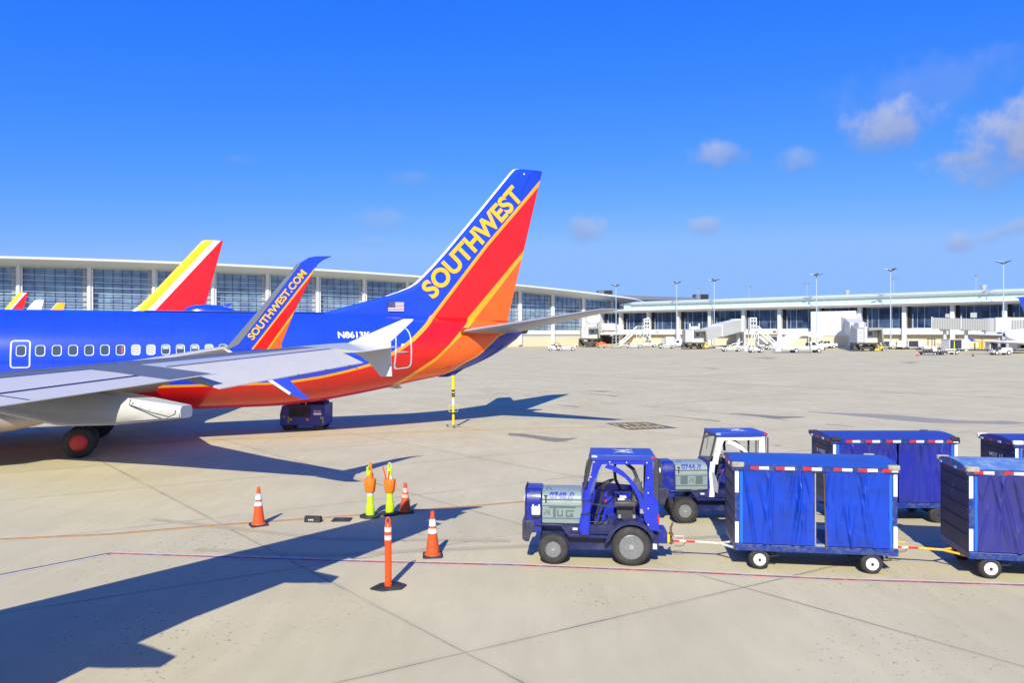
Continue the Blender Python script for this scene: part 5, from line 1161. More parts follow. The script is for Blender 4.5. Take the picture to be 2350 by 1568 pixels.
for i, xx in enumerate((63.3, 92.5)):
    z = 15.25 - .0062 * xx; MB().lathe([(.42, 0), (.42, .3), (.75, 1.0), (.75, 1.25), (.5, 1.25)], (xx, 6, z - .1), n=16).build('roof_vent', mat('galvanised', (.5, .5, .48), .4, .4), C_)
for xx in (52, 62.5, 93.5): MB().tube([(xx, -3.05, 12.6 - .0062 * xx), (xx, -3.12, 12.2 - .0062 * xx), (xx - .2, -2.6, 11.8 - .0062 * xx)], .07, n=6).build('canopy_lamp', GRV, C_)

# parking structure behind
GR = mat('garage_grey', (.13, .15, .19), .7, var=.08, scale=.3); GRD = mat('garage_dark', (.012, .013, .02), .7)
pa = at(1372.7, 700, 330); pb = at(1627, 700, 330)
PG = thing('parking_garage', 'dark grey parking garage with two square stair towers behind the concourse roof', 'parking garage', (pa.x, 330, 0), 0)
Lg = pb.x - pa.x
def zpx(v, u, Y): return at(u, v, Y).z
zb = 2.2
MB().box(0, Lg * .134, 0, 6, zb, zpx(666, 1390, 330)).build('stair_tower', GR, PG)
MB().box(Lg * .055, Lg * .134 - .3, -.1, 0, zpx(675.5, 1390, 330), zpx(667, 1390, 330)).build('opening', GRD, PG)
MB().box(Lg * .88, Lg, 0, 6, zb, zpx(675, 1610, 330)).build('stair_tower', GR, PG)
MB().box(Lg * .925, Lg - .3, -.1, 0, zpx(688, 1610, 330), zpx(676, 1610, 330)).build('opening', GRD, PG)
MB().prism([(Lg * .134, zb), (Lg * .134, zpx(677, 1410, 330)), (Lg * .88, zpx(683, 1590, 330)), (Lg * .88, zb)], 1, 30).build('deck', GR, PG)
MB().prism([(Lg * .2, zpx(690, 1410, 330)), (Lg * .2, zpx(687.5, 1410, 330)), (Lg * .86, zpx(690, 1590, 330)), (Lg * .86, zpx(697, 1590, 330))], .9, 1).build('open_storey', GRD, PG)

# ------------------------------------------------------------------ floodlight masts
def mast(label, u, v, Y, grp, rz, back=False):
    p = at(u, v, Y); g = gz(p.x, Y); h = p.z - g
    t = thing('floodlight_mast', label, 'light mast', (p.x, Y, g), rz, grp)
    MB().cyl((0, 0, 0), (0, 0, h), .16 if not back else .10, .08 if not back else .06, n=12).build('pole', mat('mast_galvanised', (.50, .56, .62), .45, .2), t)
    a = MB(); k = 1.0
    for s in (-1, 1):
        a.prism([(0, h - .25), (s * .4, h - .14), (s * .95, h + .03), (s * .95, h - .05), (s * .45, h - .28), (0, h - .45)], -.08, .08); a.prism([(0, h - .25), (s * .4, h - .14), (s * .95, h + .03), (s * .95, h - .05), (s * .45, h - .28), (0, h - .45)], -.08, .08, ax='x')
    a.build('arm', DKSTEEL if not back else STEEL, t)
    for i in range(4):
        c, s = math.cos(i * PI / 2), math.sin(i * PI / 2)
        T = lambda x, y, z: (x * c - y * s, x * s + y * c, z)
        MB().prism([(.8, h + .04), (1.5, h + .18), (1.55, h + .12), (.85, h - .08)], -.22, .22, T=T).build('floodlight', STEEL if back else [DKSTEEL, WHITE2, DKSTEEL, DKSTEEL][i], t)
    MB().cyl((0, 0, h), (0, 0, h + .9), .03, n=6).build('rod', STEEL, t)
def facY(u): i = (u - 1427.33) / (20.3186 + .02934 * u); return 220 * (1 - .02934 * i)
LM = [(1413.6, 655, 'at the left end of the concourse, shortest of the near ones'), (1552.8, 648.3, 'between the stairway and the boarding bridge with a long sloping tunnel'), (1639, 642.6, 'rising behind the sloping boarding bridge tunnel'),
      (1873.6, 630, 'beside the parked white pickup'), (2043.9, 618.7, 'in front of the big blank white block'), (2302.8, 601.4, 'near the right edge, tallest of all')]
for k, (u, v, d) in enumerate(LM): mast('light mast ' + d, u, v, facY(u) - (7 if k < 5 else 6), 'apron floodlight masts', .3 + k * .35)
for k, (u, v, d) in enumerate([(1602.3, 661.9, 'beside the right tower of the garage'), (1718.8, 658, 'over the concourse roof, lowest and faintest'), (1851.7, 650.2, 'just left of the mast by the pickup'), (2050.8, 639.2, 'just right of the mast by the blank white block'), (2239.6, 631.8, 'beside the right roof vent')]):
    mast('distant light mast behind the concourse, ' + d, u, v, facY(u) + 75, 'light masts behind the concourse', .1 + .2 * k, True)

# ------------------------------------------------------------------ boarding bridges
BRW = mat('bridge_white', (.60, .60, .57), .45, var=.05, scale=.8, dirt=(.5, .48, .42), dirtamt=.35, ds=1.5)
BRG = mat('bridge_grey', (.40, .41, .41), .5, var=.08)
CANV = mat('canopy_grey_fabric', (.30, .30, .27), .8, var=.15)
def gpos(u, Y): p = at(u, 780, Y); return Vector((p.x, Y, gz(p.x, Y)))
def bridge(label, cab, rot, rotz, hood, sign=None, tun_top=None, corr=False):
    """cab, rot: ground points under the cab and the rotunda (Vectors); rotz floor heights (cab, rotunda)"""
    d = Vector((rot.x - cab.x, rot.y - cab.y)); L = d.length; a = math.atan2(d.y, d.x)
    t = thing('boarding_bridge', label, 'boarding bridge', (cab.x, cab.y, cab.z), a)
    zc, zr = rotz[0] - cab.z, rotz[1] - cab.z
    MB().loft([[(1.6, -1.3, zc - .1), (1.6, 1.3, zc - .1), (1.6, 1.3, zc + 2.6), (1.6, -1.3, zc + 2.6)], [(L * .52, -1.3, zc - .1 + (zr - zc) * .52), (L * .52, 1.3, zc - .1 + (zr - zc) * .52), (L * .52, 1.3, zc + 2.6 + (zr - zc) * .52), (L * .52, -1.3, zc + 2.6 + (zr - zc) * .52)]]).build('outer_tunnel', BRW, t)
    MB().loft([[(L * .5, -1.55, zc - .2 + (zr - zc) * .5), (L * .5, 1.55, zc - .2 + (zr - zc) * .5), (L * .5, 1.55, zc + 2.9 + (zr - zc) * .5), (L * .5, -1.55, zc + 2.9 + (zr - zc) * .5)], [(L - 1.5, -1.55, zr - .2), (L - 1.5, 1.55, zr - .2), (L - 1.5, 1.55, zr + 2.9), (L - 1.5, -1.55, zr + 2.9)]]).build('inner_tunnel', BRW, t)
    MB().cyl((L, 0, zr - .3), (L, 0, zr + 3.1), 2.0, n=28).build('rotunda', BRW, t)
    MB().cyl((L, 0, rot.z - cab.z - .3), (L, 0, zr - .3), .6, .42, n=16).box(L - .9, L + .9, -.9, .9, rot.z - cab.z - .5, rot.z - cab.z + .35).build('rotunda_column', BRW, t)
    # cab, turned square to the view
    cb = bpy.data.objects.new('cab', None)
    ca = -a
    T = lambda x, y, z: (x * math.cos(ca) - y * math.sin(ca), x * math.sin(ca) + y * math.cos(ca), z)
    c0 = MB().box(-2.3, -.9, -1.2, 1.9, zc - .15, zc + 2.9, T=T).build('cab', BRG, t)
    MB().box(-.9, -.35, -1.5, 1.9, zc - .15, zc + 2.95, T=T).build('cab_post', BRW, c0)
    MB().box(-.35, 2.3, -.2, 1.9, zc - .15, zc + 2.9, T=T).build('cab_body', BRW, c0)
    MB().prism([(-.35, zc + 2.4), (-.35, zc + 2.95), (2.5, zc + 2.95), (2.8, zc - .1), (2.5, zc - .1), (2.25, zc + 2.5)], -2.2, -.2, T=T).build('hood', CANV, c0)
    MB().box(.5, 1.3, -.24, -.2, zc + 1.3, zc + 2.1, T=T).build('window', WGL, c0)
    for k in range(5): MB().box(-2.2, -1.0, -1.24, -1.2, zc + .2 + k * .5, zc + .5 + k * .5, T=T).build('shutter_slat', BRW, c0)
    # under-frame and wheels
    mb = MB(); mb.box(-2.5, 2.4, -1.2, 1.5, zc - .55, zc - .15, T=T)
    mb.cyl(T(-2.2, -.6, zc - .3), T(-.7, -.6, .5), .14).cyl(T(2.0, -.4, zc - .3), T(1.0, -.4, .5), .14).cyl(T(2.0, .9, zc - .3), T(1.0, .9, .5), .14)
    mb.box(-1.4, 1.6, -.8, 1.0, .45, .9, T=T).box(-.4, .5, -.4, .5, .9, zc - .5, T=T)
    mb.prism([(-3.1, zc - .1), (-2.6, zc - .2), (-1.3, .4), (-1.8, .35)], -.9, -.6, T=T); mb.box(-2.9, -1.5, -.9, .6, .3, zc - .6, T=T).box(-1.4, 1.2, -.6, .6, .9, zc * .62, T=T).box(1.2, 1.6, -.8, .8, .3, zc - .3, T=T)
    mb.build('undercarriage', mat('undercarriage_dark', (.05, .048, .04), .7, var=.3, dirt=(.25, .22, .17), dirtamt=.4, ds=1.2), t)
    for x in (-.8, .9): MB().lathe([(.1, -.2), (.45, -.2), (.5, 0), (.45, .2), (.1, .2)], T(x, -.5, .5), ax='y', n=20).build('wheel', TYRE, t)
    MB().box(-2.0, -.4, -1.3, .9, zc + 3.0, zc + 4.0, T=T).build('roof_unit', BRW, t) if sign else MB().cyl(T(-.9, 0, zc + 2.9), T(-.9, 0, zc + 4.4), .22, n=10).cyl(T(1.3, 0, zc + 2.9), T(1.3, 0, zc + 4.4), .22, n=10).box(-.6, 1.0, -.3, .5, zc + 3.0, zc + 3.7, T=T).build('roof_unit', BRW, t)
    if sign: text('gate_sign', sign, lambda x, y: T(-.95 + x, -1.33, zc + 3.15 + y), .62, .72, BLACK, t)
    if hood: 
        lt = MB(); 
        for s in (-.22, .22): lt.cyl(T(2.9 + s, -1.6, zc - .3), T(3.9 + s, -1.6, .1), .05, n=6)
        for k in range(7): q = k / 6.5; lt.cyl(T(2.68 + q, -1.6, (zc - .3) * (1 - q) + .1 * q), T(3.12 + q, -1.6, (zc - .3) * (1 - q) + .1 * q), .03, n=5)
        lt.build('ladder', STEEL, t)
    return t
cabp = gpos(1352, 200); bridge('boarding bridge with a grey hooded cab, leftmost of all the bridges', cabp, gpos(1362, 222), (4.2, 6.1), False)
bridge('boarding bridge with a long white tunnel sloping up to the right into the concourse', gpos(1592, 172), gpos(1694, 190), (3.15, 5.9), False)
bridge('boarding bridge with a gate sign on its roof and a ladder beside its cab', gpos(1986, 150), gpos(1952, 170), (3.1, 5.7), True, 'C9')
# corrugated bridge at the right edge
a0 = gpos(2140, 151); b0 = gpos(2262, 146)
t = thing('boarding_bridge', 'corrugated grey boarding bridge at the right edge, carried on slim legs', 'boarding bridge', (a0.x, a0.y, a0.z), math.atan2(b0.y - a0.y, b0.x - a0.x))
Lc = (Vector(b0[:2]) - Vector(a0[:2])).length; COR = mat('corrugated_metal', (.52, .53, .51), .42, .1, var=.04)
za, zb2 = at(2140, 755, 151).z - a0.z, at(2262, 759.5, 146).z - a0.z; ht = at(2140, 730, 151).z - at(2140, 755.5, 151).z
def corr(x0, x1, zA, zB, n, name):
    mb = MB(); vs = []
    for k in range(n * 4 + 1):
        x = x0 + (x1 - x0) * k / (n * 4); y = [0, 0, -.26, -.26][k % 4] - 1.4; q = k / (n * 4); z = zA + (zB - zA) * q
        vs += [(x, y, z), (x, y, z + ht)]
    mb.add(vs, [(2 * k, 2 * k + 2, 2 * k + 3, 2 * k + 1) for k in range(n * 4)])
    mb.prism([(x0, zA), (x0, zA + ht), (x1, zB + ht), (x1, zB)], -1.38, 1.4)
    return mb.build(name, COR, t, flat=True)
corr(0, Lc * .54, za, za + (zb2 - za) * .54, 17, 'tunnel'); corr(Lc * .56, Lc, za + (zb2 - za) * .56, zb2, 14, 'tunnel')
MB().box(Lc * .54, Lc * .56, -1.6, 1.6, za - .1, za + ht + .2).box(-.15, .05, -1.6, 1.6, za - .1, za + ht + .15).build('joint_frame', BRW, t)
MB().cyl((Lc + .8, 0, zb2 - .2), (Lc + .8, 0, zb2 + ht + .2), 1.5, n=24).build('rotunda', BRG, t)
MB().box(Lc + 1.6, Lc + 4.2, -1.6, 1.6, zb2 - .3, zb2 + ht + .3).build('corner_block', BRW, t)
t_ = t
def corr2(x0, x1, zA, zB, n):
    return corr(x0, x1, zA, zB, n, 'tunnel')
corr2(Lc + 4.2, Lc + 11.5, zb2 - .2, zb2 - .2, 16); corr2(Lc + 11.8, Lc + 20, zb2, zb2 + .2, 14)
for x, w in ((2.2, .38), (Lc * .64, .42)): MB().cyl((x, 0, -.2), (x, 0, za - .05), w, w * .8, n=16).box(x - .9, x + .9, -.5, .5, za - .45, za).build('leg', BRW, t)
for x in (Lc + 2.2, Lc + 3.6): MB().cyl((x, 0, -.2), (x, 0, zb2), .28, n=12).build('leg', BRG, t)
MB().box(Lc * .25, Lc * .33, -.6, .6, za + ht, za + ht + .75).box(Lc * .72, Lc * .84, -.6, .6, za + ht - .1, za + ht + .9).build('roof_unit', BRG, t)
p = at(2345, 735, 148); t = thing('boarding_bridge', 'white rounded boarding bridge above the corrugated tunnel at the right edge', 'boarding bridge', (p.x, 148, gz(p.x, 148)), -.3)
MB().box(-3.5, 8, -1.5, 1.5, at(2330, 746, 148).z - gz(p.x, 148), at(2330, 729, 148).z - gz(p.x, 148)).build('tunnel', BRW, t, bevel=.6); MB().cyl((4, 0, 0), (4, 0, 5), .4).build('leg', BRG, t)

# ------------------------------------------------------------------ stairways by the concourse
STW = mat('stair_white', (.72, .71, .66), .55, var=.06)
def stairs(label, u0, v0, u1, v1, u2, Y, mirror):
    """foot at u0,v0; top landing from u1 to u2 at v1"""
    k = 1 if not mirror else -1
    f = at(u0, v0, Y); l = at(u1, v1, Y); e = at(u2, v1, Y); g = gz(f.x, Y)
    t = thing('exit_stairway', label, 'stairway', (f.x, Y, g), 0)
    dx, dz = l.x - f.x, l.z - g; ex = e.x - f.x
    s = 1 if dx > 0 else -1
    st = MB().prism([(0, 0), (s * .5, 0), (dx + s * .3, dz - .25), (dx, dz + .05), (0, .3)], 0, 1.3).build('flight', STW, t)
    MB().prism([(.3 * s, .8), (dx, dz + .6), (dx, dz + 1.1), (.3 * s, 1.25)], -.05, .0).build('railing', STW, t)
    MB().box(min(dx, ex), max(dx, ex), 0, 2.2, dz - .25, dz).build('landing', STW, t)
    rl = MB()
    n = 9
    for q in range(n + 1):
        x = dx + (ex - dx) * q / n; rl.box(x - .03, x + .03, -.03, .03, dz, dz + 1.0)
    rl.box(min(dx, ex), max(dx, ex), -.04, .04, dz + .95, dz + 1.05); rl.build('railing', STW, t)
    fr = MB()
    for x in (dx, (dx + ex) / 2, ex - s * .2):
        for y in (.05, 2.1): fr.cyl((x, y, 0), (x, y, dz), .1, n=8)
    for a, b in ((dx, (dx + ex) / 2), ((dx + ex) / 2, ex - s * .2)):
        fr.cyl((a, .05, dz - .3), (b, .05, dz * .42), .07, n=6); fr.cyl((b, .05, dz - .3), (a, .05, dz * .42), .07, n=6)
    fr.build('support_frame', STW, t)
    bx = ex - s * 1.0
    bo = MB().box(bx - .85, bx + .85, .6, 2.4, dz, dz + 3.2).build('booth', STW, t)
    for x in (-.62, .08):
        for z0, z1 in ((.5, 1.2), (1.4, 2.2), (2.5, 2.9)): MB().box(bx + x, bx + x + .52, .55, .6, dz + z0, dz + z1).build('pane', WGL, bo)
    return t
stairs('white stairway rising right to a small glazed booth between the first two masts', 1419, 789, 1461, 757, 1494, 205, False)
stairs('white stairway descending right from a glazed booth, behind the airstairs truck', 1785, 789, 1741, 758, 1722, 182, True)
# ------------------------------------------------------------------ vehicles and equipment by the concourse
VW = mat('vehicle_white', (.66, .66, .64), .35, var=.04, coat=.3)
VG = mat('vehicle_window', (.02, .025, .035), .1, spec=1)
def gw(par, pts, r, w=.22):
    for x, y in pts:
        o = MB().lathe([(r * .5, -w / 2), (r * .92, -w / 2), (r, -w * .3), (r, w * .3), (r * .92, w / 2), (r * .5, w / 2)], (x, y, r), ax='y', n=22).build('wheel', TYRE, par)
        for s in (-1, 1): MB().lathe([(r * .55, s * w * .52), (0, s * w * .45)], (x, y, r), ax='y', n=14).build('rim', WHITE2, o)
def place(u, v): return gp(u, v)
def far_tractor(label, u, v, rz, grp='white tractors by the concourse', s=1.0):
    t = thing('apron_tractor', label, 'tractor', place(u, v), rz, grp)
    MB().prism([(-1.5 * s, .35), (-1.5 * s, .9 * s), (-1.35 * s, 1.1 * s), (.0, 1.1 * s), (.25, .75 * s), (.9 * s, .7 * s), (1.35 * s, .75 * s), (1.4 * s, .35)], -.7, .7).build('body', VW, t, bevel=.06)
    MB().box(.1, .75 * s, -.6, .6, .7, 1.15 * s).build('seat', SEATM, t, bevel=.05)
    MB().tube([(.0, -.5, 1.0), (.1, -.5, 1.75 * s), (1.0 * s, -.5, 1.75 * s), (1.05 * s, -.5, .7)], .04, n=6).tube([(.0, .5, 1.0), (.1, .5, 1.75 * s), (1.0 * s, .5, 1.75 * s), (1.05 * s, .5, .7)], .04, n=6).build('frame', DKSTEEL, t)
    MB().lathe([(.16, -.02), (.2, 0), (.16, .02)], (.15, .0, 1.3), ax='x', n=12).build('steering_wheel', BLACK, t)
    gw(t, ((-.95 * s, -.62), (-.95 * s, .62), (.85 * s, -.62), (.85 * s, .62)), .36 * s); return t
def far_pickup(label, u, v, rz):
    t = thing('pickup_truck', label, 'pickup truck', place(u, v), rz)
    MB().prism([(-2.8, .5), (-2.8, 1.0), (-2.6, 1.12), (-1.35, 1.18), (-.7, 1.85), (.75, 1.88), (.95, 1.2), (2.7, 1.2), (2.75, .5)], -.95, .95).build('body', VW, t, bevel=.07)
    w = MB(); w.prism([(-1.1, 1.25), (-.62, 1.75), (-.05, 1.77), (-.05, 1.25)], -.96, .96).prism([(.05, 1.25), (.05, 1.77), (.66, 1.78), (.8, 1.25)], -.96, .96); w.build('side_window', VG, t)
    MB().add([(-1.32, -.85, 1.22), (-1.32, .85, 1.22), (-.74, .78, 1.82), (-.74, -.78, 1.82)], [(0, 1, 2, 3)]).box(-2.82, -2.78, -.7, .7, .68, .95).build('windscreen', VG, t)
    gw(t, ((-1.85, -.86), (-1.85, .86), (1.75, -.86), (1.75, .86)), .40, .26); return t
def far_van(label, u, v, rz):
    t = thing('parked_van', label, 'van', place(u, v), rz)
    MB().prism([(-2.2, .45), (-2.2, .95), (-1.5, 1.15), (-1.0, 1.95), (2.1, 1.98), (2.2, .45)], -.9, .9).build('body', VW, t, bevel=.08)
    MB().prism([(-1.25, 1.2), (-.9, 1.75), (-.2, 1.77), (-.2, 1.2)], -.91, .91).box(2.2, 2.22, -.7, .7, 1.2, 1.75).build('window', VG, t)
    gw(t, ((-1.4, -.8), (-1.4, .8), (1.4, -.8), (1.4, .8)), .34); return t
def far_cart(label, u, v, rz, L=2.8, h=1.75, dark=True, grp='white baggage carts by the concourse', w=1.5, panels=1):
    t = thing('covered_cart', label, 'baggage cart', place(u, v), rz, grp)
    MB().box(-L / 2, L / 2, -w / 2, w / 2, .42, h).build('body', VW, t, bevel=.04)
    MB().box(-L / 2 - .06, L / 2 + .06, -w / 2 - .06, w / 2 + .06, h, h + .08).build('roof', WHITE2, t)
    if dark:
        for k in range(panels): MB().box(-L / 2 + .15 + k * (L - .2) / panels, -L / 2 + k * (L - .2) / panels + (L - .3) / panels * (.92 if panels > 1 else .62), -w / 2 - .03, -w / 2, .55, h - .1).build('curtain', mat('dark_cart_curtain', (.04, .035, .07), .6), t)
    gw(t, ((-L / 2 + .5, -w / 2 + .1), (-L / 2 + .5, w / 2 - .1), (L / 2 - .5, -w / 2 + .1), (L / 2 - .5, w / 2 - .1)), .2, .14); return t
def belt_loader(label, u, v, rz, rail=False, L=6.5, rise=.5, grp='belt loaders by the concourse'):
    t = thing('belt_loader', label, 'belt loader', place(u, v), rz, grp)
    MB().prism([(-2.0, .35), (-2.0, .8), (-1.2, .85), (-1.0, .6), (1.6, .6), (1.9, .75), (1.9, .35)], -.8, .8).build('chassis', VW, t, bevel=.05)
    MB().box(-1.8, -1.2, -.6, .2, .8, 1.25).build('seat', SEATM, t, bevel=.05)
    b = MB().prism([(-L / 2, .75), (-L / 2, .95), (L / 2, .95 + rise), (L / 2, .75 + rise)], -.45, .45).build('belt_frame', WHITE2, t)
    MB().prism([(-L / 2 + .1, .951), (-L / 2 + .1, .98), (L / 2 - .1, .98 + rise), (L / 2 - .1, .951 + rise)], -.38, .38).build('belt', BLACK, b)
    MB().cyl((-L / 2, -.5, .85), (-L / 2, .5, .85), .13).cyl((L / 2, -.5, .85 + rise), (L / 2, .5, .85 + rise), .13).cyl((.8, 0, .5), (1.6, 0, 1.0 + rise * .5), .07).build('roller', BLACK, t)
    if rail: MB().tube([(-L / 2 - .5, -.55, 1.25), (L / 2, -.55, 1.3 + rise)], .06, n=6).tube([(-L / 2 - .5, .5, 1.25), (L / 2, .5, 1.3 + rise)], .06, n=6).cyl((-1, -.55, .9), (-1, -.55, 1.3), .04).cyl((2, -.55, 1), (2, -.55, 1.5), .04).build('hand_rail', mat('rail_yellow', (.65, .62, .08), .5), t)
    gw(t, ((-1.4, -.75), (-1.4, .75), (1.4, -.75), (1.4, .75)), .36); return t
def small_cone(label, u, v, h=.9, c=None):
    t = thing('traffic_cone', label, 'traffic cone', place(u, v), 0, 'distant traffic cones')
    MB().box(-.22, .22, -.22, .22, 0, .05).build('base', BLACK, t)
    MB().lathe([(.18, .05), (.06, h)], n=14).build('body', c or mat('pink_red_cone', (.8, .06, .08), .5), t)
    MB().lathe([(.125, h * .5), (.095, h * .72)], n=14).build('collar', REFL, t)
def hoses(label, u, v, m, s=1.0, grp=None):
    t = thing('hose_reel_trolley', label, 'hose trolley', place(u, v), 0, grp)
    MB().box(-1.2 * s, 1.2 * s, -.5, .5, .25, .4).build('deck', m, t, bevel=.03)
    for k, x in enumerate((-.6, .5)):
        mb = MB()
        for j in range(3): mb.tube([(x * s + .45 * s * math.cos(a) * (1 - j * .15), -.3 + .25 * j, .95 * s + .5 * s * math.sin(a) * (1 - j * .12)) for a in [2 * PI * i / 14 for i in range(14)]], .085, n=6, closed=True)
        mb.build('hose_coil', m, t)
    MB().tube([(-.9 * s, 0, .4), (-1.0 * s, 0, 1.9 * s), (-.5 * s, 0, 2.5 * s), (-.2 * s, 0, 1.6 * s)], .12, n=6).build('hose', m, t)
    for x in (-.9, .9): MB().lathe([(.05, -.1), (.2, -.1), (.2, .1), (.05, .1)], (x * s, -.4, .2), ax='y', n=14).build('wheel', TYRE, t)
YH_ = mat('hose_yellow', (.9, .68, .02), .5, bump=.2, bscale=5); OH = mat('hose_orange', (.9, .2, .02), .5)
far_tractor('white tractor towing nothing, leftmost vehicle by the beige wall', 1272, 805, .05)
belt_loader('low white belt loader beside the leftmost boarding bridge', 1300, 805, .02, L=4.5, rise=.1)
hoses('orange hoses heaped under the leftmost boarding bridge', 1366, 795, OH, .8)
t = thing('orange_tarp', 'bright orange tarpaulin heap in the dark loading bay', 'tarpaulin', place(1378, 790.5), 0)
MB().loft([[(x, .8 * math.cos(a) * k, 1.2 * k * abs(math.sin(a)) * (1 + .2 * math.sin(7 * x))) for a in [PI * i / 8 for i in range(9)]] for x, k in ((-1.9, .1), (-1.3, .45), (-.4, .55), (.3, .65), (1.0, .45), (1.8, .1))], caps=True).build('cover', mat('tarp_orange', (.9, .12, .01), .6), t)
MB().cyl((-1.5, -1, 0), (-1.5, -1, .5), .06).cyl((1.5, -1, 0), (1.5, -1, .5), .06).build('peg', STEEL, t)
small_cone('slim distant cone standing right of the leftmost boarding bridge', 1374, 799.5, .9, DKSTEEL)
t = thing('red_tow_head', 'small red tow head lying on the apron before the loading bay', 'tow head', place(1391, 799), .1)
MB().box(-.9, .7, -.3, .3, .15, .45).cyl((.0, 0, .4), (.2, 0, 1.0), .06).build('body', mat('pinkish_red', (.75, .12, .12), .5), t, bevel=.05); MB().lathe([(.05, -.35), (.2, -.35), (.2, .35), (.05, .35)], (-.6, 0, .2), ax='y', n=12).build('wheel', TYRE, t)
t = thing('work_platform', 'grey steel work platform with ladder rungs next to the first stairway foot', 'work platform', place(1414, 799), .0)
mb = MB()
for x in (-1, 1):
    for y in (-.6, .6): mb.cyl((x * 1.0, y, 0), (x * .9, y, 3.9), .05, n=6)
for z in (.3, 1.1, 1.9, 2.7, 3.5): mb.cyl((-1, -.6, z), (1, -.6, z), .04, n=6); mb.cyl((-1, .6, z), (1, .6, z), .04, n=6)
mb.box(-1, 1, -.6, .6, 2.6, 2.7).box(-1.5, 1.6, -.8, .8, .15, .25); mb.build('frame', STEEL, t)
gw(t, ((-1.2, -.7), (1.3, -.7), (-1.2, .7), (1.3, .7)), .15, .1)
belt_loader('white belt loader with a long olive yellow hand rail in front of the first stairway', 1455, 799, .0, True, 8.0, .2)
far_pickup('small white crew truck parked right of the first stairway', 1486, 797, 0.0)
belt_loader('low white belt loader with dark rollers below the grey roller door', 1530, 800, .1, L=4, rise=.1)
far_cart('white box cart left of the sloping bridge, by the grey roller door', 1536, 795, 0, 2.2, 2.6, False)
far_van('white van parked next to the box cart under the sloping bridge', 1558, 797, .1)
hoses('bright yellow hose trolley beside the sloping boarding bridge cab', 1616, 801, YH_, .95, 'yellow hose trolleys')
belt_loader('flat white cargo dolly with low rails, right of the sloping bridge', 1678, 807, -.02, L=7, rise=.0)
belt_loader('belt loader crowded with dark machinery behind the flat cargo dolly', 1688, 799, .1, L=3.6, rise=.8)
t = thing('wet_floor_board', 'narrow white A-frame board standing between loaders', 'sign board', place(1712, 806), 0)
MB().prism([(-.38, 0), (-.28, 1.9), (.28, 1.9), (.38, 0)], -.25, -.2).build('board', VW, t); MB().box(-.12, .12, -.27, -.25, 1.3, 1.6).build('mark', DKI, t); MB().prism([(-.38, 0), (-.28, 1.85), (.28, 1.85), (.38, 0)], .2, .25).build('board', VW, t)
far_tractor('white tractor with a yellow beacon pole, nearest one left of the airstairs truck', 1735, 809.5, .05)
far_tractor('white tractor in front of two white boxes, left of the airstairs truck', 1755, 802, .08)
belt_loader('short white belt loader between the white tractor and the airstairs truck', 1775, 802.5, .0, L=3.5, rise=.3)
far_cart('long white box container behind the white tractor', 1752, 796, 0, 4.2, 2.7, False)
far_cart('white box container with a dark open side left of the airstairs', 1779, 796, 0, 3.2, 2.7, True)
# airstairs truck
t = thing('airstairs_truck', 'white airstairs truck with covered stairs sloping down to the left', 'airstairs truck', place(1838, 810), .0)
MB().prism([(-4.2, .75), (-4.2, 1.25), (-3.6, 1.35), (1.4, 1.35), (1.4, .55), (-3.8, .55)], -1.0, 1.0).build('flatbed', mat('truck_grey', (.5, .5, .48), .4), t, bevel=.05)
cb = MB().prism([(1.45, .55), (1.45, 2.15), (2.35, 2.2), (2.95, 1.5), (3.9, 1.35), (4.05, 1.2), (4.1, .55)], -.98, .98).build('cab', VW, t, bevel=.07)
MB().prism([(1.75, 1.45), (1.75, 2.02), (2.28, 2.05), (2.72, 1.5)], -.99, .99).build('window', VG, cb)
MB().box(4.05, 4.35, -.9, .9, .5, .8).build('bumper', BLACK, t)
MB().prism([(-5.2, .3), (-5.2, .8), (-.4, 3.7), (1.1, 3.7), (1.1, 3.3), (-.1, 3.3), (-4.3, .3)], -.75, .75).build('stair_flight', VW, t)
MB().prism([(-5.2, 1.0), (-5.0, 1.9), (-.6, 4.75), (1.0, 4.75), (1.1, 3.75), (-.4, 3.75)], -.80, -.74).prism([(-5.2, 1.0), (-5.0, 1.9), (-.6, 4.75), (1.0, 4.75), (1.1, 3.75), (-.4, 3.75)], .74, .80).build('side_screen', VW, t)
MB().box(1.1, 4.0, -.8, .8, 3.1, 3.3).cyl((1.3, -.6, 1.3), (1.3, -.6, 3.2), .07).cyl((3.6, -.6, 1.4), (3.6, -.6, 3.1), .05).box(1.0, 4.0, -.82, -.76, 3.3, 4.1).build('platform', VW, t)
MB().box(1.3, 1.45, -1.02, 1.02, .55, 1.9).build('divider', DKSTEEL, t)
gw(t, ((-1.3, -.95), (-1.3, .95), (3.1, -.95), (3.1, .95)), .42, .3)
far_pickup('white pickup parked behind the nose of the airstairs truck', 1893, 800, .12)
hoses('yellow hose trolley under the cab of the bridge with the gate sign', 2012, 806, YH_, 1.0, 'yellow hose trolleys')
far_cart('cart with dark curtain behind the ladder of the bridge with the gate sign', 2035, 801, 0, 3.4, 1.8, True)
far_tractor('white open tractor left of the white van by the blank block', 2055, 801, 0)
far_van('white van seen from behind, in the row of carts by the blank block', 2072, 801.5, .9)
far_cart('white cart with a dark rear opening right of the white van', 2100, 801.5, 0, 3.9, 1.9, True)
small_cone('small pink red cone alone before the service equipment', 2105.5, 817)
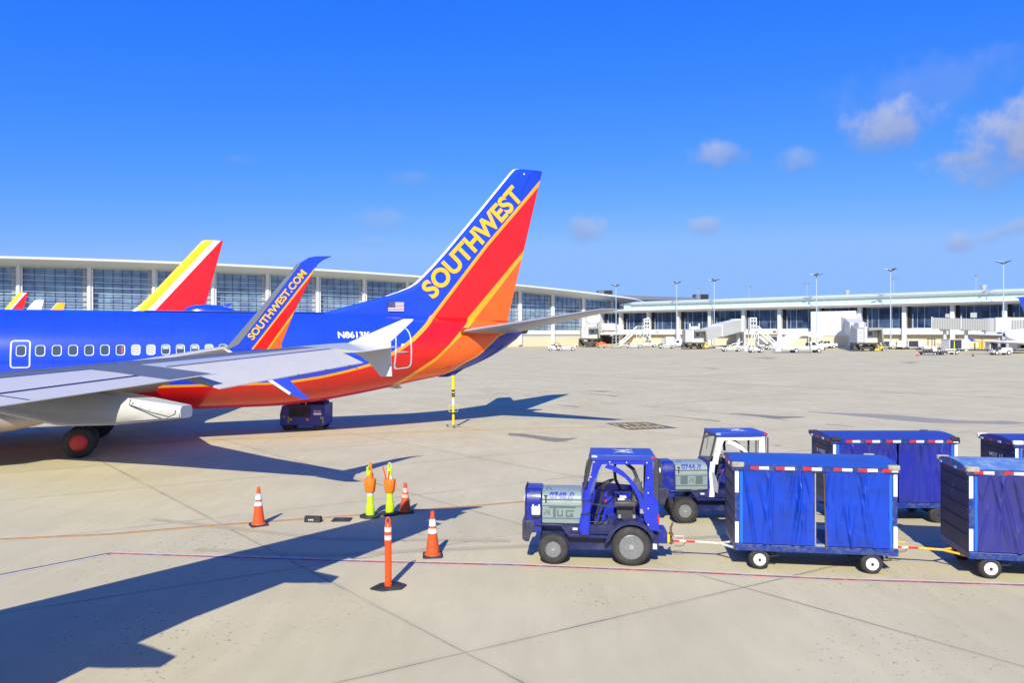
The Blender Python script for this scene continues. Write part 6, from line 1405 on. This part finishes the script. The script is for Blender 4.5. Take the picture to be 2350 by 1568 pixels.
# lavatory/ladder equipment cluster
t = thing('service_cart', 'cluttered service cart with tanks, hoses and steep ladders', 'service cart', place(2143, 815), 0)
MB().box(-2.3, 2.0, -.8, .8, .35, .6).build('deck', DKSTEEL, t)
MB().cyl((-1.9, 0, 1.1), (-.7, 0, 1.1), .45, n=20).build('tank', WHITE2, t); MB().box(-.6, .3, -.6, .6, .6, 1.5).build('pump_box', WHITE2, t, bevel=.08)
mb = MB()
for x in (-2.0, -1.5, -.9): mb.tube([(x + .28 * math.cos(a), -.7, .8 + .28 * math.sin(a)) for a in [2 * PI * i / 12 for i in range(12)]], .07, n=6, closed=True)
for x in (-.9, -.2, .3): mb.cyl((x, .2, 1.4), (x, .2, 2.9), .06, n=6)
mb.cyl((-1.0, .2, 2.8), (.4, .2, 2.8), .06, n=6); mb.build('hose_coil', BLACK, t)
mb = MB()
for y in (-.5, .4):
    for s in (0, .55): mb.cyl((.2 + s, y, 2.0), (2.0 + s * .4, y, .2), .05, n=6)
for k in range(8): q = k / 8; mb.cyl((.25 + 1.8 * q, -.5, 2.0 - 1.8 * q), (.75 + 1.6 * q, -.5, 2.0 - 1.8 * q), .035, n=5)
mb.build('ladder', STEEL, t); gw(t, ((-1.8, -.7), (-.2, -.7), (1.5, -.7), (-1.8, .7), (1.5, .7)), .22, .14)
belt_loader('small white loader with a lime beacon right of the service cart', 2172, 814, .0, L=3.2, rise=.1)
t = thing('lime_cone', 'tall lime yellow beacon cone beside the small loader', 'traffic cone', place(2190, 812), 0)
MB().lathe([(.3, 0), (.3, .05), (.12, .1), (.05, 2.4)], n=12).build('body', LIME, t); MB().box(-.5, .5, -.5, .5, 0, .04).build('base', LIME, t)
far_cart('large white cart with dark curtains between two bridge legs', 2193, 806, .12, 4.6, 2.4, True, w=2.4)
for k in range(6): 
    t = thing('bollard', ['yellow bollard, wide cabinet-like one by the beige wall', 'tallest yellow bollard in front of the beige wall', 'slim dark yellow bollard in the middle of the row', 'yellow bollard left of the last pair', 'yellow bollard, second from the right in the row', 'rightmost yellow bollard by the dark opening'][k], 'bollard', place([2216, 2222, 2237, 2249, 2256, 2263][k], [801, 805, 803, 801, 801, 801][k]), 0, 'yellow bollards')
    MB().cyl((0, 0, 0), (0, 0, [2, 2.4, 1.7, 1.8, 1.8, 1.7][k]), [.5, .18, .12, .18, .18, .15][k], n=14).lathe([([.5, .18, .12, .18, .18, .15][k], 0), (.02, .12)], (0, 0, [2, 2.4, 1.7, 1.8, 1.8, 1.7][k]), n=14).build('post', YEL, t)
far_cart('row cart with dark curtains behind the nearest right tractor', 2290, 806, 0, 4.2, 2.1, True, panels=2)
far_cart('plain white cart end behind the nearest right tractor', 2318, 806, 0, 2.2, 2.1, False)
far_tractor('white tractor with a windowed cab, nearest one at the right edge', 2295, 815, 3.14, s=1.15)
t = COL.objects[-1]
far_cart('white container with a dark opening at the far right edge', 2338, 797, 0, 4, 2.6, True)
small_cone('tiny grey brown object like a chock on the apron at right', 2233, 818, .45, RUST)
# white jet at the right edge: tail cone, slender wings, and the blue fin above
JW = mat('jet_white', (.78, .78, .78), .3, var=.03, coat=.3)
pz = gpos(2345, 132)
t = thing('parked_jet', 'white jet cut off by the right edge, its wings reaching left under the corrugated bridge', 'jet', (pz.x, 132, pz.z), -.15)
zc = at(2330, 770, 132).z - pz.z
rings = [(( -5.0 + k * .0), 0, 0) for k in range(1)]
MB().loft([[(x, r * math.cos(a), zc + dz + r * math.sin(a)) for a in [2 * PI * i / 24 for i in range(24)]] for x, r, dz in ((-2.9, .35, .12), (-2.6, .75, .1), (-1.6, 1.05, 0), (0, 1.35, -.1), (3, 1.5, -.2), (14, 1.5, -.2), (17, .8, -.2), (18, .1, -.2))]).build('fuselage', JW, t)
MB().lathe([(.34, -2.9), (.28, -3.05), (.1, -3.0), (0, -2.95)], (0, 0, zc + .12), ax='x', n=18).build('exhaust', DKSTEEL, t)
wing([(.8, -1.5, 2.5, zc - 1.0, .5), (12, -10.5, -9.2, zc - .35, .12), (12.6, -11.2, -10.0, zc + .3, .06)], 'wing', JW, t, -1) if False else None
def slab(p, q, w0, w1, h0, h1, name, m):
    d = (Vector(q) - Vector(p)).normalized(); n = Vector((-d.y, d.x, 0)).normalized()
    MB().loft([[tuple(Vector(c) + n * w * sx + Vector((0, 0, h * sz))) for sx, sz in ((-1, 0), (0, 1), (1, 0), (0, -.6))] for c, w, h in ((p, w0, h0), (q, w1, h1))]).build(name, m, t, angle=70)
slab((-1.0, .3, zc - .05), (-7.0, 4.5, zc + .25), 1.0, .35, .32, .08, 'tailplane', JW)
slab((1.0, -.5, zc - 1.5), (-11.5, -7.5, zc - .95), 1.6, .5, .5, .10, 'wing', JW)
MB().prism([(-11.9, zc - 1.05), (-12.6, zc - .3), (-12.3, zc - .35), (-11.0, zc - 1.0)], -7.7, -7.55).build('winglet', MATS['blue_paint_gloss'], t)
MB().prism([(-.5, zc + 5.6 + 1.2), (-1.4, zc + 7.0), (3.5, zc + 7.2), (3.5, zc + .6), (1.6, zc + .8)], -.15, .15).build('tail_fin', MATS['blue_paint_gloss'], t)
for x in (4.5, 6): MB().cyl((x, 0, 0), (x, 0, zc - 1.2), .12).lathe([(.1, -.25), (.45, -.25), (.5, 0), (.45, .25), (.1, .25)], (x, 0, .5), ax='y', n=18).build('landing_gear', DKSTEEL, t)
